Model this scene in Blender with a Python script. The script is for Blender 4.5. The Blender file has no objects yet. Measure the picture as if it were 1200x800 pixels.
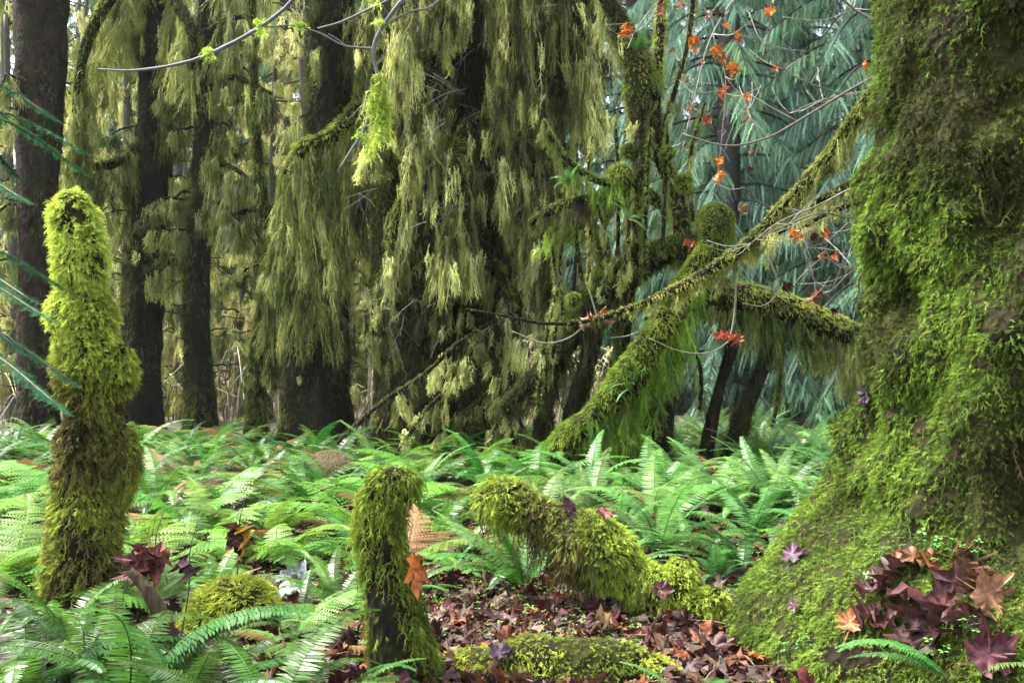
import bpy, math, numpy as np
from math import radians, pi, sin, cos
from mathutils.bvhtree import BVHTree
from mathutils import Vector

R = np.random.default_rng(11)
SC = bpy.context.scene
COL = SC.collection
A = np.array

# ------------------------------------------------------------------ camera geometry
F = 1167.0
PITCH = math.atan(20 / F)
EYE = A([0, 0, 1.5])

def P(px, py, Y):
    """world point at ground distance Y seen in direction (px, py) of the photograph (1200 x 800)"""
    r, u = (px - 600) / F, (400 - py) / F
    y = cos(PITCH) - sin(PITCH) * u
    z = sin(PITCH) + cos(PITCH) * u
    s = Y / y
    return A([r * s, Y, EYE[2] + z * s])

def ray(px, py):
    d = P(px, py, 1.0) - EYE
    return d / np.linalg.norm(d)

def W(px, Y):
    return px * Y / F

# ------------------------------------------------------------------ noise
def vnoise(p, f=1.0, seed=0):
    p = np.atleast_2d(np.asarray(p, float)) * f + seed * 17.317
    i = np.floor(p).astype(np.int64)
    u = p - i
    u = u * u * (3 - 2 * u)
    out = np.zeros(len(p))
    for dx in (0, 1):
        for dy in (0, 1):
            for dz in (0, 1):
                n = ((i[:, 0] + dx) * 73856093) ^ ((i[:, 1] + dy) * 19349663) ^ ((i[:, 2] + dz) * 83492791)
                n = n & 0xffffffff
                n = ((n ^ (n >> 13)) * 1274126177) & 0xffffffff
                n = ((n ^ (n >> 15)) * 668265263) & 0xffffffff
                h = ((n ^ (n >> 16)) & 0xffffff) / 0xffffff * 2 - 1
                w = (u[:, 0] if dx else 1 - u[:, 0]) * (u[:, 1] if dy else 1 - u[:, 1]) * (u[:, 2] if dz else 1 - u[:, 2])
                out += w * h
    return out

def fbm(p, f=1.0, seed=0, o=3):
    s, a = 0, 1.0
    for k in range(o):
        s = s + a * vnoise(p, f * 2 ** k, seed + k)
        a *= .5
    return s / 1.6

def norm(v):
    return v / np.maximum(np.linalg.norm(v, axis=-1, keepdims=True), 1e-9)

# ------------------------------------------------------------------ mesh collecting
class MB:
    def __init__(s):
        s.v, s.c, s.f4, s.f3, s.n = [], [], [], [], 0

    def add(s, v, f4=None, f3=None, col=(1, 1, 1)):
        v = np.asarray(v, float).reshape(-1, 3)
        c = np.empty((len(v), 4)); c[:, 3] = 1
        c[:, :3] = col
        if f4 is not None and len(f4): s.f4.append(np.asarray(f4, np.int64) + s.n)
        if f3 is not None and len(f3): s.f3.append(np.asarray(f3, np.int64) + s.n)
        s.v.append(v); s.c.append(c); s.n += len(v)

    def mesh(s, name, mat, origin=(0, 0, 0), smooth=True):
        me = bpy.data.meshes.new(name)
        v = np.concatenate(s.v) - np.asarray(origin, float)
        c = np.concatenate(s.c)
        f4 = np.concatenate(s.f4) if s.f4 else np.zeros((0, 4), np.int64)
        f3 = np.concatenate(s.f3) if s.f3 else np.zeros((0, 3), np.int64)
        me.vertices.add(len(v)); me.vertices.foreach_set('co', v.astype(np.float32).ravel())
        li = np.concatenate([f4.ravel(), f3.ravel()]).astype(np.int32)
        me.loops.add(len(li)); me.loops.foreach_set('vertex_index', li)
        ls = np.concatenate([np.arange(len(f4)) * 4, len(f4) * 4 + np.arange(len(f3)) * 3]).astype(np.int32)
        me.polygons.add(len(ls)); me.polygons.foreach_set('loop_start', ls)
        me.polygons.foreach_set('use_smooth', np.full(len(ls), smooth, bool))
        me.update(calc_edges=True)
        at = me.attributes.new('col', 'FLOAT_COLOR', 'POINT')
        at.data.foreach_set('color', c.astype(np.float32).ravel())
        me.materials.append(mat)
        return me

    def build(s, name, mat, parent=None, origin=None, smooth=True):
        if origin is None:
            origin = A(parent['_o']) if parent is not None else A([0, 0, 0])
        o = bpy.data.objects.new(name, s.mesh(name, mat, origin, smooth))
        COL.objects.link(o)
        o['_o'] = [float(x) for x in origin]
        if parent is not None:
            o.parent = parent
        else:
            o.location = origin
        return o

def thing(name, label, cat, loc, group=None):
    o = bpy.data.objects.new(name, None)
    o.empty_display_size = .1
    COL.objects.link(o)
    o.location = loc
    o['_o'] = [float(x) for x in loc]
    return tag(o, label, cat, group)

def tag(o, label=None, cat=None, group=None, kind=None):
    if label: o['label'] = label
    if cat: o['category'] = cat
    if group: o['group'] = group
    if kind: o['kind'] = kind
    return o

# ------------------------------------------------------------------ materials
def new_mat(name):
    m = bpy.data.materials.new(name); m.use_nodes = True
    nt = m.node_tree; nt.nodes.clear()
    out = nt.nodes.new('ShaderNodeOutputMaterial')
    return m, nt, out

def nd(nt, t, **kw):
    n = nt.nodes.new(t)
    for k, v in kw.items():
        if hasattr(n, k) and k not in n.inputs: setattr(n, k, v)
        else: n.inputs[k].default_value = v
    return n

def leafy(name, rough=.55, spec=.3, transl=.35, vary=.0, noise_scale=30., noise_amt=.35, tint=(1, 1, 1)):
    m, nt, out = new_mat(name)
    L = nt.links.new
    at = nd(nt, 'ShaderNodeAttribute', attribute_name='col')
    tc = nd(nt, 'ShaderNodeNewGeometry')
    ns = nd(nt, 'ShaderNodeTexNoise', Scale=noise_scale, Detail=3.)
    L(tc.outputs['Position'], ns.inputs['Vector'])
    mr = nd(nt, 'ShaderNodeMapRange'); mr.inputs[1].default_value = .3; mr.inputs[2].default_value = .7
    mr.inputs[3].default_value = 1 - noise_amt; mr.inputs[4].default_value = 1 + noise_amt
    L(ns.outputs[0], mr.inputs[0])
    oi = nd(nt, 'ShaderNodeObjectInfo')
    mv = nd(nt, 'ShaderNodeMapRange'); mv.inputs[3].default_value = 1 - vary; mv.inputs[4].default_value = 1 + vary
    L(oi.outputs['Random'], mv.inputs[0])
    mu = nd(nt, 'ShaderNodeMath', operation='MULTIPLY')
    L(mr.outputs[0], mu.inputs[0]); L(mv.outputs[0], mu.inputs[1])
    vm = nd(nt, 'ShaderNodeVectorMath', operation='SCALE')
    L(at.outputs['Color'], vm.inputs[0]); L(mu.outputs[0], vm.inputs['Scale'])
    vt = nd(nt, 'ShaderNodeVectorMath', operation='MULTIPLY'); vt.inputs[1].default_value = tint
    L(vm.outputs[0], vt.inputs[0])
    hs = nd(nt, 'ShaderNodeHueSaturation')
    mh = nd(nt, 'ShaderNodeMapRange'); mh.inputs[3].default_value = .5 - vary * .08; mh.inputs[4].default_value = .5 + vary * .08
    wn = nd(nt, 'ShaderNodeMath', operation='FRACT')
    wm = nd(nt, 'ShaderNodeMath', operation='MULTIPLY'); wm.inputs[1].default_value = 37.7
    L(oi.outputs['Random'], wm.inputs[0]); L(wm.outputs[0], wn.inputs[0]); L(wn.outputs[0], mh.inputs[0])
    L(mh.outputs[0], hs.inputs['Hue']); L(vt.outputs[0], hs.inputs['Color'])
    pb = nd(nt, 'ShaderNodeBsdfPrincipled', Roughness=rough); pb.inputs['Specular IOR Level'].default_value = spec
    L(hs.outputs[0], pb.inputs['Base Color'])
    tr = nd(nt, 'ShaderNodeBsdfTranslucent')
    L(hs.outputs[0], tr.inputs['Color'])
    mx = nd(nt, 'ShaderNodeMixShader'); mx.inputs[0].default_value = transl
    L(pb.outputs[0], mx.inputs[1]); L(tr.outputs[0], mx.inputs[2])
    L(mx.outputs[0], out.inputs[0])
    return m

def barky(name, c0, c1, c2, scale=6., stretch=.25, bump=.6, rough=.9, spec=.06, dist=.03):
    m, nt, out = new_mat(name); L = nt.links.new
    g = nd(nt, 'ShaderNodeNewGeometry')
    mp = nd(nt, 'ShaderNodeMapping'); mp.inputs['Scale'].default_value = (1, 1, stretch)
    L(g.outputs['Position'], mp.inputs[0])
    n1 = nd(nt, 'ShaderNodeTexNoise', Scale=scale, Detail=8., Roughness=.65); L(mp.outputs[0], n1.inputs[0])
    vo = nd(nt, 'ShaderNodeTexVoronoi', Scale=scale * 2.4); L(mp.outputs[0], vo.inputs[0])
    n2 = nd(nt, 'ShaderNodeTexNoise', Scale=scale * .35, Detail=3.); L(g.outputs['Position'], n2.inputs[0])
    r1 = nd(nt, 'ShaderNodeValToRGB')
    r1.color_ramp.elements[0].position = .35; r1.color_ramp.elements[0].color = (*c0, 1)
    r1.color_ramp.elements[1].position = .68; r1.color_ramp.elements[1].color = (*c1, 1)
    L(n1.outputs[0], r1.inputs[0])
    mr = nd(nt, 'ShaderNodeMapRange'); mr.inputs[1].default_value = .5; mr.inputs[2].default_value = .66
    L(n2.outputs[0], mr.inputs[0])
    mx = nd(nt, 'ShaderNodeMixRGB', blend_type='MIX'); mx.inputs[2].default_value = (*c2, 1)
    L(mr.outputs[0], mx.inputs[0]); L(r1.outputs[0], mx.inputs[1])
    ad = nd(nt, 'ShaderNodeMath', operation='ADD'); L(n1.outputs[0], ad.inputs[0]); L(vo.outputs[0], ad.inputs[1])
    bp = nd(nt, 'ShaderNodeBump', Strength=bump, Distance=dist); L(ad.outputs[0], bp.inputs['Height'])
    pb = nd(nt, 'ShaderNodeBsdfPrincipled', Roughness=rough); pb.inputs['Specular IOR Level'].default_value = spec
    L(mx.outputs[0], pb.inputs['Base Color']); L(bp.outputs[0], pb.inputs['Normal'])
    L(pb.outputs[0], out.inputs[0])
    return m

M_MOSS = leafy('moss', rough=.85, spec=.1, transl=.36, noise_scale=14., noise_amt=.3)
M_HANG = leafy('hanging_moss', rough=.9, spec=.06, transl=.42, noise_scale=5., noise_amt=.3)
M_FERN = leafy('fern_leaf', rough=.40, spec=.36, transl=.38, vary=.38, noise_scale=9., noise_amt=.2)
M_LADY = leafy('lacy_fern_leaf', rough=.5, spec=.35, transl=.42, vary=.35, noise_scale=9., noise_amt=.2)
M_NEEDLE = leafy('conifer_needles', rough=.8, spec=.03, transl=.3, vary=.2, noise_scale=1.2, noise_amt=.3)
M_LEAF = leafy('maple_leaf', rough=.5, spec=.22, transl=.2, noise_scale=38., noise_amt=.6)
M_CLOVER = leafy('clover_leaf', rough=.5, spec=.3, transl=.35, noise_scale=30., noise_amt=.2)
M_TWIG = leafy('twig_bark', rough=.7, spec=.3, transl=.0, noise_scale=20., noise_amt=.35)
M_BARK = barky('dark_spruce_bark', (.004, .0035, .003), (.019, .016, .013), (.013, .014, .007), bump=1.)
M_BARKR = barky('reddish_spruce_bark', (.008, .006, .005), (.046, .031, .024), (.018, .02, .009), scale=9, stretch=.55, bump=1.2)
M_WET = barky('wet_mossy_bark', (.004, .0035, .003), (.022, .017, .010), (.018, .024, .006), scale=11, stretch=.4, bump=1.)
M_ROT = barky('rotten_wood', (.02, .014, .010), (.10, .07, .045), (.05, .045, .02), scale=16, stretch=.12)
M_GREENBARK = barky('moss_underlayer', (.010, .008, .004), (.034, .038, .009), (.016, .012, .007), scale=10, stretch=.8, dist=.05)

# ------------------------------------------------------------------ curves, tubes, surfaces
def spline(pts, n):
    pts = np.asarray(pts, float)
    if len(pts) < 3:
        t = np.linspace(0, 1, n)[:, None]
        return pts[0] * (1 - t) + pts[-1] * t
    d = np.r_[0, np.cumsum(np.maximum(np.linalg.norm(np.diff(pts[:, :3], axis=0), axis=1), 1e-6) ** .7)]
    q = np.vstack([2 * pts[0] - pts[1], pts, 2 * pts[-1] - pts[-2]])
    dd = np.r_[-d[1], d, d[-1] + (d[-1] - d[-2])]
    ts = np.linspace(0, d[-1], n)
    k = np.clip(np.searchsorted(d, ts, side='right') - 1, 0, len(d) - 2)
    out = np.empty((n, pts.shape[1]))
    for j, (t, i) in enumerate(zip(ts, k)):
        t0, t1, t2, t3 = dd[i:i + 4]; p0, p1, p2, p3 = q[i:i + 4]
        a1 = (t1 - t) / (t1 - t0) * p0 + (t - t0) / (t1 - t0) * p1
        a2 = (t2 - t) / (t2 - t1) * p1 + (t - t1) / (t2 - t1) * p2
        a3 = (t3 - t) / (t3 - t2) * p2 + (t - t2) / (t3 - t2) * p3
        b1 = (t2 - t) / (t2 - t0) * a1 + (t - t0) / (t2 - t0) * a2
        b2 = (t3 - t) / (t3 - t1) * a2 + (t - t1) / (t3 - t1) * a3
        out[j] = (t2 - t) / (t2 - t1) * b1 + (t - t1) / (t2 - t1) * b2
    return out

def tube(mb, pts, rad, n=24, sides=12, rough=.12, nf=4., col=(1, 1, 1), seed=0, flute=0., cap=True):
    """pts (k,3), rad (k): smooth tube; returns (V, F4) for sampling"""
    pr = spline(np.c_[np.asarray(pts, float), np.asarray(rad, float)], n)
    p, r = pr[:, :3], np.maximum(pr[:, 3], 1e-4)
    t = norm(np.gradient(p, axis=0))
    a = np.cross(t[0], [.31, .9, .2]); a /= np.linalg.norm(a)
    V = np.empty((n, sides, 3)); th = np.arange(sides) * 2 * pi / sides
    for k in range(n):
        a = a - t[k] * (a @ t[k]); a /= np.linalg.norm(a)
        b = np.cross(t[k], a)
        V[k] = p[k] + r[k] * (np.cos(th)[:, None] * a + np.sin(th)[:, None] * b)
    if rough:
        off = (V - p[:, None])
        q = V.reshape(-1, 3).copy()
        q[:, 2] *= .6
        s = 1 + rough * fbm(q, nf, seed, 3).reshape(n, sides, 1)
        if flute:
            s = s + flute * (np.sin(th * 5 + seed) * np.linspace(0, 1, n)[:, None] ** 2)[..., None]
        V = p[:, None] + off * s
    i = np.arange(n - 1)[:, None] * sides; j = np.arange(sides)[None]; j2 = (j + 1) % sides
    f4 = np.stack([i + j, i + j2, i + sides + j2, i + sides + j], -1).reshape(-1, 4)
    v = V.reshape(-1, 3)
    f3 = []
    vv = v
    if cap:
        vv = np.vstack([v, p[0], p[-1]])
        c0, c1 = len(v), len(v) + 1
        f3 = [[c0, (k + 1) % sides, k] for k in range(sides)] + [[c1, (n - 1) * sides + k, (n - 1) * sides + (k + 1) % sides] for k in range(sides)]
    mb.add(vv, f4, f3, col)
    return v, f4

def ribtwig(mb, pts, r, col, n=10):
    return tube(mb, pts, r, n=n, sides=5, rough=.15, nf=20, col=col)

def sample(surf, n, keep=None):
    """area weighted random points and normals of a (V, F4) surface"""
    v, f = surf
    a, b, c, d = v[f[:, 0]], v[f[:, 1]], v[f[:, 2]], v[f[:, 3]]
    nn = np.cross(c - a, d - b)
    ar = np.linalg.norm(nn, axis=1)
    if ar.sum() <= 0: return np.zeros((0, 3)), np.zeros((0, 3))
    k = R.choice(len(f), n, p=ar / ar.sum())
    u, w = R.random((2, n, 1))
    p = (a[k] * (1 - u) + b[k] * u) * (1 - w) + (d[k] * (1 - u) + c[k] * u) * w
    m = nn[k] / np.maximum(ar[k, None], 1e-12)
    if keep is not None:
        q = R.random(n) < keep(p, m)
        p, m = p[q], m[q]
    return p, m

# ------------------------------------------------------------------ templates (u along, s sideways, w normal)
def T(v, f4=(), f3=()):
    return dict(v=A(v, float), f4=A(f4, int).reshape(-1, 4), f3=A(f3, int).reshape(-1, 3))

def t_feather(seed, barbs=4, wob=.25):
    g = np.random.default_rng(seed)
    v = [(0, -.07, 0), (0, .07, 0), (.5, -.06, .1), (.5, .06, .1), (1, 0, 0)]
    f4 = [(0, 1, 3, 2)]; f3 = [(2, 3, 4)]
    for k in range(barbs):
        u = .12 + .7 * k / barbs
        for s in (-1, 1):
            i = len(v); l = (.5 - .28 * u) * g.uniform(.7, 1.2)
            uu = u + g.uniform(-.05, .05)
            v += [(uu, 0, .1), (uu + .13, .02 * s, .1), (uu + .3 + .1 * g.random(), s * l, g.uniform(-wob, wob))]
            f3.append((i, i + 1, i + 2))
    return T(v, f4, f3)

def t_strand(seed, n=7, per=2):
    g = np.random.default_rng(seed); v, f4, f3 = [], [], []
    cc = np.cumsum(g.normal(0, .55, n + 1)); ww = np.cumsum(g.normal(0, .55, n + 1)); cc -= cc[0]; ww -= ww[0]
    for k in range(n + 1):
        u = k / n
        h = .34 * (1 - u ** 2) * g.uniform(.5, 1.2) + .06
        v += [(u, cc[k] - h, ww[k]), (u, cc[k] + h, ww[k] + g.uniform(-.3, .3))]
    for k in range(n): f4.append((2 * k, 2 * k + 1, 2 * k + 3, 2 * k + 2))
    for k in range(n):
        for q in range(per):
            s = 1 if (q + k) % 2 else -1
            if g.random() < .85:
                u = (k + g.random() * .8) / n; i = len(v); c = cc[k]; w = ww[k]
                v += [(u, c, w), (u + .35 / n, c, w), (u + (.7 + g.random()) / n, c + s * g.uniform(.9, 2.6) * (1 - .45 * u), w + g.uniform(-1.2, 1.2))]
                f3.append((i, i + 1, i + 2))
    return T(v, f4, f3)

FEATHER = [t_feather(k) for k in range(4)]
FEATHER_S = [t_feather(k + 9, barbs=2) for k in range(3)]
STRAND = [t_strand(k) for k in range(8)]
STRAND_S = [t_strand(k + 20, n=4) for k in range(4)]
BLADE = [T([(0, -.5, 0), (0, .5, 0), (.5, -.4, .1), (.5, .4, .1), (1, 0, 0)], [(0, 1, 3, 2)], [(2, 3, 4)])]
PINNA = [T([(0, -.3, 0), (0, .3, 0), (.3, -.5, .12), (.3, .5, .12), (.7, -.32, .1), (.7, .32, .1), (1, 0, -.1)],
           [(0, 1, 3, 2), (2, 3, 5, 4)], [(4, 5, 6)])]

def t_lacy(n=7):
    v = [(0, -.05, 0), (0, .05, 0), (1, 0, 0)]; f3 = [(0, 1, 2)]; f4 = []
    for k in range(n):
        u = .04 + .9 * k / n
        l = .5 * (1 - u * .85)
        for s in (-1, 1):
            i = len(v)
            v += [(u, 0, 0), (u + .10, s * .02, 0), (u + .13, s * l, -.05), (u + .05, s * l * .85, .03)]
            f4.append((i, i + 1, i + 2, i + 3))
    return T(v, f4, f3)
LACY = [t_lacy()]

def t_needles(seed, n=12, l=.42, thick=.035):
    g = np.random.default_rng(seed); v = [(0, -.025, 0), (0, .025, 0), (1, 0, 0)]; f3 = [(0, 1, 2)]
    for k in range(n):
        u = .03 + .95 * k / n
        for s in (-1, 1):
            i = len(v); ll = l * (1 - .45 * u) * g.uniform(.8, 1.15)
            v += [(u, 0, 0), (u + thick, 0, 0), (u + .14 + g.random() * .06, s * ll, g.uniform(-.12, .16))]
            f3.append((i, i + 1, i + 2))
    return T(v, [], f3)
NEEDLES = [t_needles(k, n=16, thick=.05) for k in range(3)]
SPRAY = [t_needles(k + 5, n=11, l=.5, thick=.05) for k in range(3)]

def t_maple(seed=0, dry=0.):
    g = np.random.default_rng(seed)
    half = [(-.08, .16), (0, .30), (.02, .47), (.12, .36), (.24, .36), (.30, .45), (.44, .48), (.62, .60), (.60, .42), (.58, .34), (.52, .235), (.66, .255), (.72, .24), (.80, .16), (.88, .10)]
    o = [(0, 0)] + half + [(1, 0)] + [(x, -y) for x, y in half[::-1]]
    o = A(o) + g.uniform(-.04, .04, (len(o), 2))
    c = A([.3, 0]); n = len(o)
    hl = [0, .3, 1, .5, 0, .5, .6, 1, .6, .4, 0, .4, .8, .5, .5]; lobe = A([0] + hl + [1] + hl[::-1])
    curl = g.uniform(.15, .75) + dry
    v = [(c[0], c[1], 0)]
    ring = c + (o - c) * .55
    for (x, y), b in zip(ring, lobe): v.append((x, y, (.06 if b < .5 else -.04) + g.uniform(-.02, .02) * (1 + 3 * dry)))
    for (x, y), b in zip(o, lobe):
        rr = ((x - .3) ** 2 + y * y)
        v.append((x, y, curl * rr * (1 if g.random() > .25 else -.7) + g.uniform(-.06, .06) * (1 + 2 * dry) + (.07 if b < .5 else 0)))
    f3 = [(0, 1 + k, 1 + (k + 1) % n) for k in range(n)]
    f4 = [(1 + k, 1 + n + k, 1 + n + (k + 1) % n, 1 + (k + 1) % n) for k in range(n)]
    i = len(v)
    v += [(0, -.012, 0), (0, .012, 0), (-.45, .06, .05), (-.45, .085, .05)]
    f4.append((i, i + 1, i + 3, i + 2))
    t = T(v, f4, f3)
    t['c'] = np.r_[1.35, .72 + .62 * lobe + g.uniform(-.1, .1, n), .55 + .35 * g.random(n) + .15 * lobe, 1.3, 1.3, 1.3, 1.3][:, None]
    return t
MAPLE = [t_maple(k) for k in range(8)]
DRY = [t_maple(k + 30, .9) for k in range(8)]

def t_small_leaf(seed):
    g = np.random.default_rng(seed)
    o = A([(0, 0), (.02, .4), (.22, .25), (.6, .55), (.5, .17), (.8, .2), (1, 0), (.8, -.2), (.5, -.17), (.6, -.55), (.22, -.25), (.02, -.4)])
    v = [(.3, 0, .08)] + [(x, y, g.uniform(-.16, .16)) for x, y in o]
    n = len(o)
    return T(v, [], [(0, 1 + k, 1 + (k + 1) % n) for k in range(n)])
SMALL = [t_small_leaf(k) for k in range(6)]

def t_clover():
    v, f4 = [], []
    for k in range(3):
        a = k * 2 * pi / 3
        for (x, y, z) in ((.05, 0, 0), (.6, .35, .06), (.95, 0, -.02), (.6, -.35, .06)):
            v.append((x * cos(a) - y * sin(a), x * sin(a) + y * cos(a), z))
        i = 4 * k; f4.append((i, i + 1, i + 2, i + 3))
    return T(v, f4)
CLOVER = [t_clover()]

def scatter(mb, temps, root, up, length, width, droop=0., col=(1, 1, 1), side=None, tip=None):
    """place templates: root (N,3), up (N,3) direction of growth; tip multiplies the colour towards u=1"""
    n = len(root)
    if not n: return
    root = np.asarray(root, float)
    up = norm(np.broadcast_to(np.asarray(up, float), (n, 3)))
    length = np.broadcast_to(np.asarray(length, float), (n,)); width = np.broadcast_to(np.asarray(width, float), (n,))
    droop = np.broadcast_to(np.asarray(droop, float), (n,))
    if side is None: side = R.normal(size=(n, 3))
    side = np.broadcast_to(side, (n, 3))
    side = norm(side - up * (side * up).sum(1, keepdims=True))
    nr = np.cross(up, side)
    col = np.broadcast_to(np.asarray(col, float), (n, 3))
    w = R.integers(0, len(temps), n)
    for k, t in enumerate(temps):
        q = np.nonzero(w == k)[0]
        if not len(q): continue
        tv = t['v']; m = len(tv)
        L, Wd = length[q, None, None], width[q, None, None]
        pos = root[q, None] + up[q, None] * (L * tv[None, :, 0:1]) + side[q, None] * (Wd * tv[None, :, 1:2]) + nr[q, None] * (Wd * tv[None, :, 2:3])
        pos[..., 2] -= droop[q, None] * length[q, None] * tv[None, :, 0] ** 2
        off = (np.arange(len(q)) * m)[:, None, None]
        c = np.repeat(col[q], m, axis=0)
        if 'c' in t: c = c * np.tile(t['c'], (len(q), 1))
        if tip is not None:
            uu = np.clip(np.tile(tv[:, 0], len(q)), 0, 1)[:, None]
            c = c * (1 + (np.asarray(tip) - 1) * uu)
        mb.add(pos.reshape(-1, 3), (t['f4'][None] + off).reshape(-1, 4), (t['f3'][None] + off).reshape(-1, 3), c)

def pal(pos, cols, f=1.5, jit=.35, bias=0., seed=3, spread=.16, stretch=1.5):
    cols = A(cols, float)
    x = .5 + stretch * .5 * fbm(pos, f, seed, 2) + R.normal(0, spread, len(pos)) + bias
    x = np.clip(x, 0, .999) * (len(cols) - 1)
    i = np.floor(x).astype(int); i = np.minimum(i, len(cols) - 2); u = (x - i)[:, None]
    c = cols[i] * (1 - u) + cols[i + 1] * u
    return c * (1 + jit * (R.random((len(pos), 1)) - .5) * 2)

# moss colours (plain albedos)
LIME = (.270, .325, .050); FRESH = (.125, .185, .028); OLIVE = (.090, .098, .028); TAN = (.105, .088, .034); UMBER = (.034, .025, .013)
YELLOW = (.215, .210, .070); GREEN = (.060, .115, .020); DARKG = (.030, .040, .014); GREYG = (.150, .165, .085)

def coat(mb, surf, density, L, Wd, cols, keep=None, down=.45, out=.8, rnd=.5, droop=.35, temps=None, f=1.5, bias=0., lift=0.0, seed=3, lj=.35, gap=1.25):
    v, fc = surf
    a, b, c, d = v[fc[:, 0]], v[fc[:, 1]], v[fc[:, 2]], v[fc[:, 3]]
    area = np.linalg.norm(np.cross(c - a, d - b), axis=1).sum() / 2
    n = int(area * density)
    if n < 1: return
    p, m = sample(surf, n, keep)
    if density > 2500:
        q = R.random(len(p)) < np.clip(gap + 1.5 * vnoise(p, 13., seed + 40), .12, 1); p, m = p[q], m[q]
    n = len(p)
    if n == 0: return
    swirl = np.stack([vnoise(p, 11., seed + 50 + k) for k in range(3)], -1) * .75
    up = m * out + swirl + R.normal(size=(n, 3)) * rnd * .6 + A([0, 0, -down])
    bi = bias(p) if callable(bias) else bias
    scatter(mb, temps or FEATHER, p - m * lift, up, L * (1 + lj * R.normal(size=n)).clip(.4, 1.8), Wd * R.uniform(.7, 1.3, n), droop, pal(p, cols, f, bias=bi, seed=seed), tip=(1.25, 1.22, 1.0))

def curtain(mb, path, drop, n, L=(.35, .9), Wd=.018, thick=.12, cols=(DARKG, OLIVE, YELLOW), f=1.2, temps=None, ragged=.6, seed=0, jitter=.2, bias=0.):
    """a sheet of hanging strands under a branch path; drop is the sheet's depth along the path (number or list)"""
    path = spline(path, 60)
    n = int(n * 1.5)
    nc = max(n // 12, 3)
    ct, cs = R.random(nc), R.random(nc) ** 1.25
    cl = R.uniform(L[0], L[1], nc) * R.uniform(.7, 1.15, nc)
    q = R.integers(0, nc, n)
    span = max(np.linalg.norm(path[-1] - path[0]), .1)
    t = np.clip(ct[q] + R.normal(0, .022, n) / span, 0, 1)
    k = (t * 58.999).astype(int); u = (t * 58.999 - k)[:, None]
    p = path[k] * (1 - u) + path[k + 1] * u
    dp = np.interp(t, np.linspace(0, 1, len(np.atleast_1d(drop))), np.atleast_1d(drop))
    rag = 1 - ragged * (.5 + .5 * np.clip(1.7 * vnoise(np.c_[p[:, :2], np.zeros(n)], 5., seed), -1, 1))
    rag *= 1 - .35 * ragged * (.5 + .5 * vnoise(np.c_[p[:, :2], np.zeros(n)], 19., seed + 5))
    dp = dp * rag
    s = np.clip(cs[q] + R.normal(0, .03, n), 0, 1)
    ln = np.minimum(cl[q] * R.uniform(.55, 1.1, n), np.maximum(dp, .10))
    co_ = R.normal(size=(nc, 3)) * A([thick, thick, .03])
    so_ = R.normal(size=(n, 3)) * A([.034, .034, .03]) * min(1, thick / .08)
    root = p + co_[q] * (0.4 + .6 * s[:, None]) + so_
    root[:, 2] -= s * np.maximum(dp - ln * .8, 0)
    cj = R.normal(0, jitter, (nc, 2))
    up = np.c_[cj[q] + R.normal(0, jitter * .5, (n, 2)) - so_[:, :2] * .9 / np.maximum(ln, .1)[:, None], -np.ones(n)]
    cp = path[(ct * 59).astype(int)] + co_ - A([0, 0, 1]) * (cs * np.mean(dp))[:, None]
    cc = 1.65 * A([.95, 1.03, 1.12]) * pal(cp * A([1, 1, .35]), cols, 2.2, jit=.25, seed=seed + 3, bias=bias, spread=.30, stretch=1.9)
    scatter(mb, temps or STRAND, root, up, ln, Wd * R.uniform(.5, 1.4, n), 0., cc[q] * R.uniform(.65, 1.35, (n, 1)), tip=(1.15, 1.12, 1.0))
    m = int(n * .65); i = R.integers(0, n, m)         # short tangled sprigs along the strands
    b = root[i] + up[i] * (ln[i] * R.uniform(.1, 1, m))[:, None]
    scatter(mb, FEATHER_S, b, R.normal(size=(m, 3)) * A([1, 1, .6]) - A([0, 0, .8]), R.uniform(.5, 1.2, m) * min(.12, .35 * L[0] + .03), Wd * 2.2, .3, cc[q[i]] * R.uniform(.8, 1.5, (m, 1)))

def bvh_of(surf):
    v, f = surf
    return BVHTree.FromPolygons([tuple(x) for x in v], [tuple(int(y) for y in x) for x in f])

def hit(px, py, trees):
    best = None
    d = Vector(ray(px, py))
    for b in trees:
        r = b.ray_cast(Vector(EYE), d)
        if r[0] is not None and (best is None or r[3] < best[2]):
            n = r[1]
            if n.dot(d) > 0: n = -n
            best = (A(r[0]), A(n), r[3])
    return best

def path_px(l, Y):
    """[(px, py, radius_px[, dY])] -> points, radii in metres"""
    p, r = [], []
    for q in l:
        y = Y + (q[3] if len(q) > 3 else 0)
        p.append(P(q[0], q[1], y)); r.append(W(q[2], y))
    return A(p), A(r)

# ------------------------------------------------------------------ ground
def ghz(x, y):
    x = np.asarray(x, float); y = np.asarray(y, float)
    p = np.stack([x, y, np.zeros_like(x)], -1).reshape(-1, 3)
    n = (.16 * vnoise(p, .45, 1) + .05 * vnoise(p, 1.7, 2) + .018 * vnoise(p, 6., 3)).reshape(x.shape)
    near = np.clip((np.hypot(x, y - 4.5) - 2.0) / 5, .15, 1)
    hill = np.clip((y - 24) / 34, 0, 1); hill = hill * hill * (3 - 2 * hill)
    side = 7.5 + 2.0 * np.tanh(-x / 12)
    return n * near + hill * side + np.clip((y - 58) / 120, 0, 1) * 10

def gz(x, y): return float(ghz(A([x]), A([y]))[0])

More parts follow.
